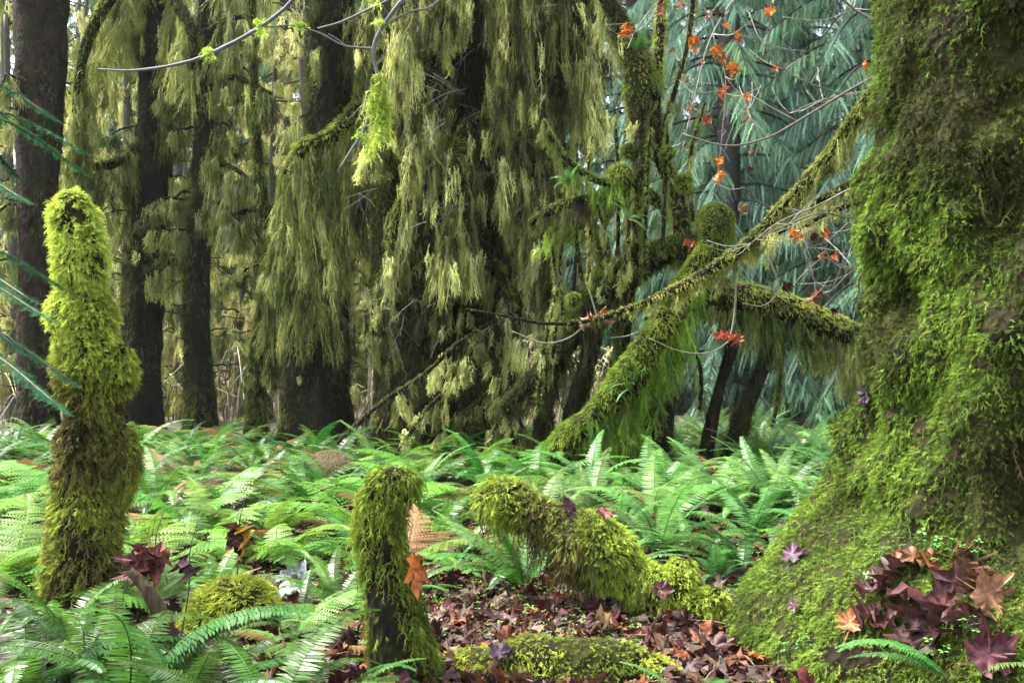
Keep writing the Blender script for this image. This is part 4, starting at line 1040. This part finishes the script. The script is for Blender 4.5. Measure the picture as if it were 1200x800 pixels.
def brush():
    mb = MB()
    for k in range(900):
        x = R.uniform(-17, 3); y = R.uniform(21, 34)
        p = A([x, y, gz(x, y)]); a = R.uniform(0, 2 * pi); h = R.uniform(.6, 2.2); d = A([cos(a), sin(a), 0]) * R.uniform(.4, 2.2)
        c = [(.30, .25, .20), (.24, .23, .08), (.27, .22, .17), (.14, .12, .07)][int(R.integers(4))]
        tube(mb, [p, p + d * .35 + A([0, 0, h]), p + d + A([0, 0, h * R.uniform(.3, 1.1)])], [.025, .018, .008], 8, 4, 0, col=A(c) * R.uniform(.6, 1.3), cap=False)
        if k % 2 == 0:
            curtain(mb, [p + d * .35 + A([0, 0, h]), p + d + A([0, 0, h * .9])], .5, 14, L=(.15, .45), Wd=.05, thick=.08, cols=(OLIVE, YELLOW, (.26, .24, .08)), temps=STRAND_S)
    o = mb.build('brushwood', M_TWIG); tag(o, 'tangle of pale dead stems and mossy twigs on the slope behind the trunks', 'brushwood', kind='stuff')
brush()

# ------------------------------------------------------------------ ferns
SWORD = (.036, .108, .013); SWORD_B = (.068, .160, .036); LADYC = (.088, .195, .024)
def frond(L, e0, e1, kind, seed, col, bend=0.):
    """a frond growing from the origin along +x; returns MB"""
    g = np.random.default_rng(seed); mb = MB()
    n = 34; s = np.linspace(0, 1, n)
    e = e0 + (e1 - e0) * s ** .9
    yaw = bend * s ** 1.5
    d = np.stack([np.cos(e) * np.cos(yaw), np.cos(e) * np.sin(yaw), np.sin(e)], -1)
    p = np.vstack([[0, 0, 0], np.cumsum(d[:-1] * (L / (n - 1)), axis=0)])
    tube(mb, p[::3], np.linspace(.0045, .0012, len(p[::3])), 14, 4, 0, col=A(col) * A([1.3, 1.05, .9]), cap=False)
    sw = kind == 'sword'
    m = int(L * 48) if sw else int(L * 21)
    t = np.linspace(.10 if sw else .2, .985, m)
    pos = A([np.interp(t, s, p[:, k]) for k in range(3)]).T
    tan = norm(A([np.interp(t, s, d[:, k]) for k in range(3)]).T)
    sd = norm(np.cross([0, 0, 1.], np.stack([np.cos(yaw), np.sin(yaw), 0 * yaw], -1)))
    sd = norm(A([np.interp(t, s, sd[:, k]) for k in range(3)]).T)
    nr = np.cross(tan, sd)
    if sw:
        ln = L * .115 * np.minimum(1, .55 + 1.6 * t) * (1 - np.clip((t - .35) / .68, 0, 1) ** 1.3 * .88)
    else:
        ln = L * .23 * np.sin(np.clip((t - .08) / .94, 0, 1) ** .62 * pi).clip(.05, 1)
    sp = L * (t[1] - t[0])
    for sgn in (-1, 1):
        dd = sd * sgn + tan * (.28 if sw else .38) - nr * R.uniform(.02, .18) * (1 if sw else 1.2) + g.normal(0, .06, (m, 3))
        scatter(mb, PINNA if sw else LACY, pos, dd, ln * g.uniform(.88, 1.08, m), sp * (.88 if sw else 1.75), .16, A(col) * g.uniform(.8, 1.2, (m, 1)), side=tan * sgn + g.normal(0, .1, (m, 3)), tip=(1.15, 1.1, 1.0))
    return mb

def rotz(v, a): return np.c_[v[:, 0] * cos(a) - v[:, 1] * sin(a), v[:, 0] * sin(a) + v[:, 1] * cos(a), v[:, 2]]

FR = {}
for kind, col, cnt in (('sword', SWORD, 7), ('pale', SWORD_B, 6), ('lady', LADYC, 6)):
    FR[kind] = []
    for k in range(cnt):
        e0 = radians([62, 50, 72, 40, 58, 66, 46][k]); e1 = radians([-28, -32, 5, -22, -45, -15, -10][k])
        if kind == 'lady': e0 *= .8
        mbf = frond(1.0, e0, e1, 'sword' if kind != 'lady' else 'lady', 100 + k, col, R.uniform(-.5, .5))
        FR[kind].append((mbf, mbf.mesh('frond', M_FERN if kind != 'lady' else M_LADY)))

def fern_near(kind, x, y, label, L=.8, n=11, z=None, az=None, spread=.35, cat='fern', group=None):
    root = thing('sword_fern' if kind != 'lady' else 'lady_fern', label, cat, (x, y, gz(x, y) if z is None else z), group)
    for k in range(n):
        o = bpy.data.objects.new('frond', FR[kind][int(R.integers(len(FR[kind])))][1]); COL.objects.link(o)
        o.parent = root
        a = (k / n * 2 * pi + R.normal(0, spread)) if az is None else az[k % len(az)] + R.normal(0, .12)
        s = L * R.uniform(.75, 1.15)
        o.rotation_euler = (R.normal(0, .12), R.uniform(-.35, .2), a); o.scale = (s, s, s)
        o.location = (cos(a) * .03, sin(a) * .03, 0)
    return root

# whole ferns as one mesh for the bed further off
WH = {}
for kind in FR:
    WH[kind] = []
    for q in range(5):
        mb = MB(); n = int(R.integers(9, 14))
        for k in range(n):
            src = FR[kind][int(R.integers(len(FR[kind])))][0]
            v = np.concatenate(src.v); c = np.concatenate(src.c)[:, :3]
            s = R.uniform(.7, 1.1); tl = R.uniform(-.3, .25)
            v = np.c_[v[:, 0] * cos(tl) + v[:, 2] * sin(tl), v[:, 1], -v[:, 0] * sin(tl) + v[:, 2] * cos(tl)] * s
            a = k / n * 2 * pi + R.normal(0, .3)
            if R.random() < .13:
                c = A([(.19, .105, .04)]) * R.uniform(.5, 1.2) * (.6 + c[:, 1:2] * 2); v = v * A([1, 1, .55])
            mb.add(rotz(v, a), np.concatenate(src.f4), np.concatenate(src.f3), c * R.uniform(.7, 1.25))
        WH[kind].append(mb.mesh('fern_fronds', M_FERN if kind != 'lady' else M_LADY))

LAB = {
 'back_l': 'dark green sword fern at the foot of the black trunks',
 'mid_l': 'lacy bright green fern in the thick bed behind the tall mossy snag',
 'mid_c': 'arching fern in the bed between the short crooked stump and the moss curtained tree',
 'mid_r': 'pale glossy fern under the arching limbs of the sprawling maple',
 'near': 'small bright fern around the leaf litter clearing',
}
def fern_bed():
    pts = []
    tries = 0
    while len(pts) < 275 and tries < 60000:
        tries += 1
        y = math.sqrt(R.uniform(5.0 ** 2, 18.0 ** 2)); x = R.uniform(-.56, .56) * y
        if any((x - a) ** 2 + (y - b) ** 2 < (c + .12) ** 2 for a, b, c in EXCL): continue
        if ((x - .12) / 1.25) ** 2 + ((y - 5.1) / 1.15) ** 2 < 1: continue      # leaf litter clearing
        px = 600 + x / y * F
        if px > 1010: continue
        if y < 5.6 and px < 330: continue
        md = .44 + .012 * y
        if any((x - a) ** 2 + (y - b) ** 2 < md ** 2 for a, b, *_ in pts): continue
        pts.append((x, y, px))
    for x, y, px in pts:
        if y > 11.5 and px < 640: z, kind = 'back_l', 'sword' if R.random() < .8 else 'lady'
        elif px < 400: z, kind = 'mid_l', 'lady' if R.random() < .8 else 'sword'
        elif px < 720: z, kind = 'mid_c', ['lady', 'sword', 'pale'][int(R.choice(3, p=[.50, .22, .28]))]
        else: z, kind = 'mid_r', ['lady', 'sword', 'pale'][int(R.choice(3, p=[.22, .10, .68]))]
        s = R.uniform(.55, .85) if y < 8 else R.uniform(.70, 1.12)
        if y < 7 and abs(x) < 1.6: s *= .75
        o = bpy.data.objects.new('lady_fern' if kind == 'lady' else 'sword_fern', WH[kind][int(R.integers(5))]); COL.objects.link(o)
        o.location = (x, y, gz(x, y)); o.rotation_euler = (R.normal(0, .06), R.normal(0, .06), R.uniform(0, 6.28)); o.scale = (s, s, s * R.uniform(.85, 1.1))
        if kind == 'lady' and z in ('mid_c', 'mid_r'): lab = {'mid_c': 'lacy yellow green fern in the bed between the crooked stump and the curtained tree', 'mid_r': 'lacy yellow green fern among pale ferns under the arching maple'}[z]
        elif z == 'back_l' and kind == 'lady': lab = 'lacy lighter fern at the foot of the black trunks'
        elif z == 'mid_l' and kind == 'sword': lab = 'dark green sword fern among lacy ferns behind the tall mossy snag'
        else: lab = LAB[z]
        tag(o, lab, 'fern', lab.replace('fern', 'ferns', 1))
fern_bed()

def at_ground(px, py, Y): q = P(px, py, Y); return q[0], q[1]
NEAR = [
    ('sword', (30, 792), 4.4, 'dark glossy sword fern filling the corner below the tall mossy snag', .85, 13, None),
    ('sword', (150, 800), 4.3, 'large sword fern with long dark fronds in front of the tall mossy snag', .95, 13, None),
    ('sword', (320, 835), 4.05, 'sword fern with broad dark fronds fanning out just below the yellow green hummock', .8, 12, None),
    ('sword', (75, 715), 5.35, 'upright sword fern right against the base of the tall mossy snag', .7, 10, None),
    ('sword', (215, 822), 4.2, 'low dark sword fern spreading between the two large foreground ferns', .62, 11, None),
    ('sword', (95, 778), 4.75, 'dark fern squeezed behind the large corner fern', .7, 11, None),
    ('sword', (350, 735), 5.45, 'little glossy fern between the hummock and the crooked stump', .42, 9, None),
    ('lady', (130, 690), 6.4, 'lacy fern just behind the foot of the tall mossy snag', .7, 10, None),
    ('lady', (185, 650), 7.0, 'lacy green fern just behind the stalk of crumpled leaves', .8, 11, None),
    ('lady', (330, 650), 7.3, 'lacy fern between the crooked stump and the withered stalk, behind grey leaves', .75, 11, None),
    ('lady', (245, 625), 7.9, 'broad yellow green lacy fern behind the stalk with the yellow scrap', .9, 12, None),
    ('lady', (205, 700), 5.9, 'lacy green fern between the tall mossy snag and the yellow green hummock', .6, 9, None),
    ('lady', (5, 660), 6.6, 'yellow green lacy fern cut by the picture edge beside the tall mossy snag', .85, 11, None),
    ('sword', (615, 690), 6.45, 'sword fern with level arching fronds between the crooked stump and the mossy limb', .85, 12, [2.2, 2.7, 3.1, 3.5, 3.9, 4.4, 1.5, .8]),
    ('sword', (395, 700), 6.0, 'small sword fern with pale undersides left of the short crooked stump', .45, 8, None),
    ('sword', (395, 812), 4.35, 'single low sword fern spray at the foot of the short crooked stump', .5, 5, [-.3, .3, .1, -2.6, 3.0]),
    ('pale', (815, 812), 4.3, 'blue green sword fern in the gap between low log and mossy base', .42, 7, None),
    ('pale', (770, 640), 7.4, 'bright arching sword fern standing behind the thick mossy limb', .95, 12, None),
    ('pale', (905, 560), 9.2, 'tall pale sword fern with silvery arching fronds left of the massive trunk', 1.15, 13, None),
    ('pale', (960, 590), 8.2, 'silvery sword fern tucked against the massive mossy trunk', 1.0, 12, None),
    ('sword', (870, 655), 7.0, 'low sword fern sprawling beside the mossy flare of the massive trunk', .7, 10, [2.4, 3.0, 3.5, 2.0, 1.4, 4.0]),
    ('sword', (395, 590), 10.0, 'dark upright sword fern beside the brown stump mound in the fern bed', .95, 12, None),
]
for kind, (px, py), Y, lab, L, n, az in NEAR:
    x, y = at_ground(px, py, Y)
    fern_near(kind, x, y, lab, L, n, az=az)
# two fronds on the moss at the foot of the giant trunk
h = hit(1120, 798, [B_GIANT])
if h is not None:
    q = h[0]; q = q + h[1] * .0
    fern_near('pale', q[0], q[1], 'wet blue green fern lying across the moss below the purple leaf pile', .56, 4, z=q[2], az=[2.75, 3.05, 3.5, -.6])
# licorice ferns on the arching maple
for x, y, Yd, lab in ((905, 345, 12.6, 'fresh green fern tuft growing on the arch by the round moss knob'), (800, 372, 12.2, 'small pale fern hanging from the leaning limb of the sprawling maple'), (668, 215, 12.5, 'fern tuft on the low limb against the moss curtains'),
                      (735, 258, 12.4, 'fern tuft below moss cushions on the sprawling maple stem'), (745, 60, 12.6, 'fern tuft on the broken upper limb beside an orange leaf'), (740, 455, 12.1, 'small fern on the lower slope of the leaning mossy limb')):
    q = P(x, y, Yd)
    o = bpy.data.objects.new('licorice_fern', WH['pale'][int(R.integers(5))]); COL.objects.link(o)
    o.location = q; o.scale = (.34,) * 3; o.rotation_euler = (.5, 0, R.uniform(0, 6))
    tag(o, lab, 'fern')

# ------------------------------------------------------------------ leaf litter, clover, single leaves
def litter():
    mb = MB()
    n = 10500
    y = np.sqrt(R.uniform(4.2 ** 2, 9.5 ** 2, n)); x = R.uniform(-.5, .5, n) * y
    d = ((x - .2) / 1.5) ** 2 + ((y - 5.3) / 1.5) ** 2
    k = R.random(n) < np.where(d < 1, 1, .45); x, y = x[k], y[k]; n = len(x)
    pos = np.c_[x, y, ghz(x, y) + R.uniform(.004, .03, n)]
    up = np.c_[R.normal(size=(n, 2)), R.normal(0, .45, n)]
    side = np.cross(norm(up), [0, 0, 1.]) + R.normal(0, .45, (n, 3))
    cols = A([WINE, (.075, .018, .014), BROWN, (.16, .05, .018), (.10, .055, .03), (.15, .09, .055), (.035, .015, .013), (.06, .03, .026), (.30, .09, .02)])
    c = cols[R.choice(9, n, p=[.22, .14, .23, .08, .09, .05, .12, .055, .015])] * R.uniform(.4, 1.15, (n, 1))
    s = R.uniform(.05, .15, n)
    scatter(mb, SMALL + MAPLE, pos, up, s, s, 0, c, side=side)
    # twigs and stems
    for k in range(160):
        q = A([R.uniform(-1.6, 1.8), R.uniform(4.3, 7), 0]); q[2] = gz(q[0], q[1]) + .02
        a = R.uniform(0, 6.28); l = R.uniform(.1, .35)
        ribtwig(mb, [q, q + A([cos(a) * l * .5, sin(a) * l * .5, .02]), q + A([cos(a) * l, sin(a) * l, R.uniform(0, .06)])], [.003, .003, .002], A([.12, .08, .05]) * R.uniform(.6, 1.8), 6)
    tag(mb.build('leaf_litter', M_LEAF), 'carpet of wet fallen maple leaves and twigs covering the clearing floor', 'leaf litter', kind='stuff')
    mb = MB(); n = 5200
    y = np.sqrt(R.uniform(4.2 ** 2, 8.5 ** 2, n)); x = R.uniform(-.5, .42, n) * y
    f = fbm(np.c_[x, y, 0 * x], 1.6, 61)
    k = f > -.05; x, y = x[k], y[k]; n = len(x)
    pos = np.c_[x, y, ghz(x, y) + R.uniform(.025, .08, n)]
    up = np.c_[R.normal(size=(n, 2)), R.normal(0, .25, n)]
    scatter(mb, CLOVER, pos, up, R.uniform(.012, .026, n), R.uniform(.012, .026, n), 0, pal(pos, ((.06, .17, .03), (.11, .24, .04), (.19, .27, .05)), 2.), side=np.cross(norm(up), [0, 0, 1.]) + R.normal(0, .2, (n, 3)))
    # stems
    scatter(mb, BLADE, pos[::2] - A([0, 0, .05]), A([0, 0, 1.]), .05, .004, 0, (.09, .13, .04))
    tag(mb.build('clover', M_CLOVER), 'low clover leaves and seedlings scattered over the litter', 'ground cover', kind='stuff')
litter()

def lay_leaf(px, py, size_px, col, label, flat=.85, group=None, up_off=.006, name='maple_leaf', rnd=.28, dry=False):
    h = hit(px, py, SOLID)
    if h is None: return
    q, n, _ = h
    dist = np.linalg.norm(q - EYE)
    size = size_px * dist / F
    nn = norm(n * flat + R.normal(0, rnd, 3) + A([0, -.15, .1]))
    up = norm(np.cross(nn, R.normal(size=3)))
    c = q + n * (.03 + up_off) - up * size * .35
    mb = MB(); leaf_mesh(mb, c, size, col, up=up, side=np.cross(nn, up), dry=dry)
    tag(mb.build(name, M_LEAF, origin=q), label, 'leaf', group)

GP = 'purple leaves heaped on the mossy base'
for px, py, s, c in ((1046, 682, 58, WINE), (1085, 706, 64, WINE), (1040, 728, 50, (.055, .02, .017)), (1120, 690, 62, (.05, .017, .017)), (1132, 660, 46, (.11, .05, .025)), (1100, 742, 66, WINE), (1072, 658, 42, (.10, .042, .02)),
                     (1028, 700, 44, (.045, .016, .018)), (1138, 724, 50, (.07, .03, .022)), (1092, 672, 44, (.13, .052, .02)), (1060, 752, 40, (.09, .045, .028)), (1062, 705, 52, WINE), (1110, 716, 52, (.06, .02, .02)), (1050, 660, 36, (.12, .05, .025)),
                     (1022, 722, 38, (.06, .024, .022)), (1080, 732, 46, (.05, .018, .018)), (1150, 690, 40, (.09, .04, .022))):
    lay_leaf(px, py, s * .74, c, 'wet purple maple leaf in the heap on the massive trunk base', group=GP, rnd=.6, up_off=R.uniform(0, .04), dry=R.random() < .35)
lay_leaf(1163, 705, 50, (.17, .08, .04), 'largest tan brown maple leaf at the edge of the purple leaf heap')
lay_leaf(1165, 770, 50, (.06, .017, .022), 'plum maple leaf lying alone on dark moss below the tan leaf')
lay_leaf(1000, 733, 26, (.32, .12, .05), 'small orange brown leaf on moss just beside the purple leaf heap')
lay_leaf(932, 654, 27, (.05, .018, .035), 'dark purple leaf lying alone on the bright mossy flank of the massive trunk')
lay_leaf(1022, 460, 22, (.055, .03, .05), 'dark violet leaf stuck to the upright moss of the massive trunk')
lay_leaf(938, 712, 15, (.10, .05, .06), 'tiny dull violet leaf low on the bright mossy flank')
lay_leaf(665, 600, 30, (.075, .03, .045), 'dark violet leaf lying on the back of the mossy limb')
lay_leaf(695, 596, 34, (.11, .02, .028), 'shiny wine red leaf on top of the mossy limb')
lay_leaf(706, 608, 24, (.13, .04, .04), 'small reddish leaf beside the wine red one on the mossy limb')
lay_leaf(755, 655, 26, (.10, .05, .05), 'brownish leaf draped over the low end of the mossy limb')
lay_leaf(775, 690, 24, (.12, .045, .05), 'dull purple leaf on the side of the mossy limb near the ground')
lay_leaf(608, 562, 18, (.30, .23, .14), 'pale straw leaf on the raised tip of the mossy limb')
lay_leaf(345, 680, 40, (.33, .36, .36), 'grey underside of a leaf lying in the litter behind the hummock')
lay_leaf(335, 700, 34, (.30, .33, .31), 'second grey backed leaf with toothed edge next to the yellow green hummock')
lay_leaf(718, 745, 46, (.22, .14, .075), 'pale tan star shaped leaf on the low log')
lay_leaf(590, 768, 26, (.06, .035, .06), 'dark violet leaf on the bright moss of the low log')
lay_leaf(350, 660, 36, (.12, .03, .025), 'dark red leaf in the litter above the grey leaves')
lay_leaf(700, 715, 40, (.34, .14, .06), 'rust orange leaf in the litter under the mossy limb')
lay_leaf(640, 718, 40, (.15, .03, .03), 'deep red leaf in the litter under the mossy limb')

def seedling(px, py, k):
    h = hit(px, py, SOLID)
    if h is None: return
    q = h[0] + h[1] * .02; mb = MB(); n = int(R.integers(4, 8))
    tips = q + np.c_[R.normal(0, .035, (n, 2)), R.uniform(.03, .09, n)] + A([0, -.02, 0])
    for t_ in tips: tube(mb, [q - A([0, 0, .02]), (q + t_) / 2 + A([0, 0, .015]), t_], [.002, .0018, .0012], 6, 4, 0, col=(.09, .15, .04), cap=False)
    for t_ in tips:
        up = np.c_[R.normal(size=(1, 2)), R.normal(0, .3, (1, 1))]
        scatter(mb, CLOVER, A([t_]), up, R.uniform(.016, .028), R.uniform(.016, .028), 0, A([(.09, .24, .045)]) * R.uniform(.7, 1.3), side=np.cross(norm(up), [0, 0, 1.]) + R.normal(0, .25, (1, 3)))
    tag(mb.build('seedling', M_CLOVER, origin=q), 'tiny bright green seedling growing on the moss around the purple leaf heap', 'seedling', 'seedlings around the leaf heap')
for k, (px, py) in enumerate(((1050, 648), (1072, 640), (1092, 652), (1118, 650), (1080, 668), (1030, 665), (1012, 690), (1075, 772), (1130, 745), (1100, 780), (925, 770), (940, 762), (1148, 660), (1005, 642))): seedling(px, py, k)

# curled orange leaf stuck on the crooked stump
mb = MB(); q = P(487, 652, 4.53)
scatter(mb, [MAPLE[2]], A([q]), A([(0.02, -.05, -1.)]), .19, .10, 0, A([(.34, .10, .022)]), side=A([(1, .5, 0)]))
scatter(mb, [MAPLE[5]], A([q + A([.005, .02, .0])]), A([(.08, .0, -1.)]), .18, .09, 0, A([(.22, .06, .02)]), side=A([(.8, -.6, 0)]))
tag(mb.build('maple_leaf', M_LEAF, origin=q), 'large curled orange leaf stuck to the short crooked stump', 'leaf')

# dead leaves hanging on thin stems above the ferns
def stem_leaf(px, py, Y, s, cols, label, sx=10):
    q = P(px, py - s, Y); g = base_of(q + A([W(-sx, Y), .02, 0]))
    root = thing('dead_stalk', label, 'dead stalk', g)
    mb = MB(); ribtwig(mb, [g - A([0, 0, .03]), (g + q) / 2 + A([.03, 0, .05]), q + A([.02, 0, .06]), q + A([.06, 0, .2])], [.005, .004, .003, .002], (.06, .045, .03), 18); mb.build('stem', M_TWIG, root)
    for c in cols:
        m2 = MB(); leaf_mesh(m2, q + R.normal(0, .015, 3), W(s * 1.7, Y), c, up=(R.normal() * .3, R.normal() * .3, -1), side=(1, R.normal() * .9, .2), dry=True); m2.build('leaf', M_LEAF, root)
stem_leaf(277, 640, 5.6, 20, [(.07, .03, .025), (.05, .022, .022), (.30, .17, .02)], 'thin stalk with a withered brown leaf and a yellow scrap above the hummock')
stem_leaf(178, 668, 5.2, 24, [(.11, .035, .028), (.15, .06, .04), (.09, .03, .03)], 'stalk holding a bunch of crumpled red brown leaves beside the snag foot')
stem_leaf(219, 668, 5.3, 15, [(.06, .025, .03)], 'short stalk with one small withered purple leaf')
stem_leaf(140, 728, 4.9, 18, [(.15, .055, .03)], 'low stalk with a limp brown leaf near the dark broken stick')

# brown mound of an old stump in the fern bed
mb = MB(); p, r = path_px([(380, 528, 10), (383, 545, 34), (385, 565, 42), (386, 600, 46)], 10.6); s = tube(mb, p, r, 24, 18, .2, 4, seed=3)
root = thing('old_stump', 'rounded straw brown rotten stump nearly swallowed by ferns', 'tree stump', base_of(p[-1])); mb.build('wood', M_ROT, root)
mm = MB(); coat(mm, s, 3000, .09, .02, ((.10, .075, .04), (.17, .13, .07), OLIVE), temps=FEATHER_S, down=1.2, out=.3); mm.build('moss', M_MOSS, root)

# ------------------------------------------------------------------ light, sky, air, camera
SUN_EL, SUN_AZ = radians(60), radians(-72)        # azimuth measured from +Y (view direction) towards -X is negative
d = A([sin(SUN_AZ) * cos(SUN_EL), cos(SUN_AZ) * cos(SUN_EL), sin(SUN_EL)])
w = bpy.data.worlds.new('World'); SC.world = w; w.use_nodes = True
nt = w.node_tree; nt.nodes.clear()
sky = nt.nodes.new('ShaderNodeTexSky'); sky.sky_type = 'NISHITA'; sky.sun_disc = False
sky.sun_elevation = SUN_EL; sky.sun_rotation = SUN_AZ; sky.air_density = 1.0; sky.dust_density = 3.0; sky.ozone_density = 1.0
hs = nt.nodes.new('ShaderNodeHueSaturation'); hs.inputs['Saturation'].default_value = .45
bg = nt.nodes.new('ShaderNodeBackground'); bg.inputs['Strength'].default_value = .15
ow = nt.nodes.new('ShaderNodeOutputWorld')
nt.links.new(sky.outputs[0], hs.inputs['Color']); nt.links.new(hs.outputs[0], bg.inputs[0]); nt.links.new(bg.outputs[0], ow.inputs[0])
sun = bpy.data.lights.new('sun', 'SUN'); sun.energy = 3.0; sun.angle = radians(14); sun.color = (1, .96, .88)
so = bpy.data.objects.new('sun', sun); COL.objects.link(so)
so.rotation_euler = Vector(-d).to_track_quat('-Z', 'Y').to_euler(); so.location = (0, 0, 30)

HAZE = 0.00015
if HAZE > 0:
    m, nt2, out = new_mat('forest_air'); vol = nd(nt2, 'ShaderNodeVolumePrincipled', Density=HAZE); vol.inputs['Color'].default_value = (.85, .95, .93, 1); vol.inputs['Anisotropy'].default_value = .2
    nt2.links.new(vol.outputs[0], out.inputs['Volume'])
    mb = MB(); x0, x1, y0, y1, z0, z1 = -152, 152, -42, 172, -2, 46
    mb.add([(x0, y0, z0), (x1, y0, z0), (x1, y1, z0), (x0, y1, z0), (x0, y0, z1), (x1, y0, z1), (x1, y1, z1), (x0, y1, z1)], [(0, 3, 2, 1), (4, 5, 6, 7), (0, 1, 5, 4), (1, 2, 6, 5), (2, 3, 7, 6), (3, 0, 4, 7)])
    tag(mb.build('haze', m, smooth=False), 'thin pale forest haze', 'haze', kind='stuff')

cam = bpy.data.cameras.new('camera'); cam.sensor_width = 36; cam.lens = F / 1200 * 36; cam.clip_end = 1000; cam.clip_start = .05
co = bpy.data.objects.new('camera', cam); COL.objects.link(co)
co.location = EYE; co.rotation_euler = (radians(90) + PITCH, 0, 0)
SC.camera = co
SC.view_settings.view_transform = 'Standard'; SC.view_settings.look = 'None'; SC.view_settings.exposure = 2.65; SC.view_settings.gamma = 1
SC.cycles.use_denoising = True
SC.cycles.max_bounces = 6; SC.cycles.diffuse_bounces = 3; SC.cycles.glossy_bounces = 2; SC.cycles.transmission_bounces = 4; SC.cycles.volume_bounces = 1
for o in list(bpy.data.objects):
    if '_o' in o: del o['_o']
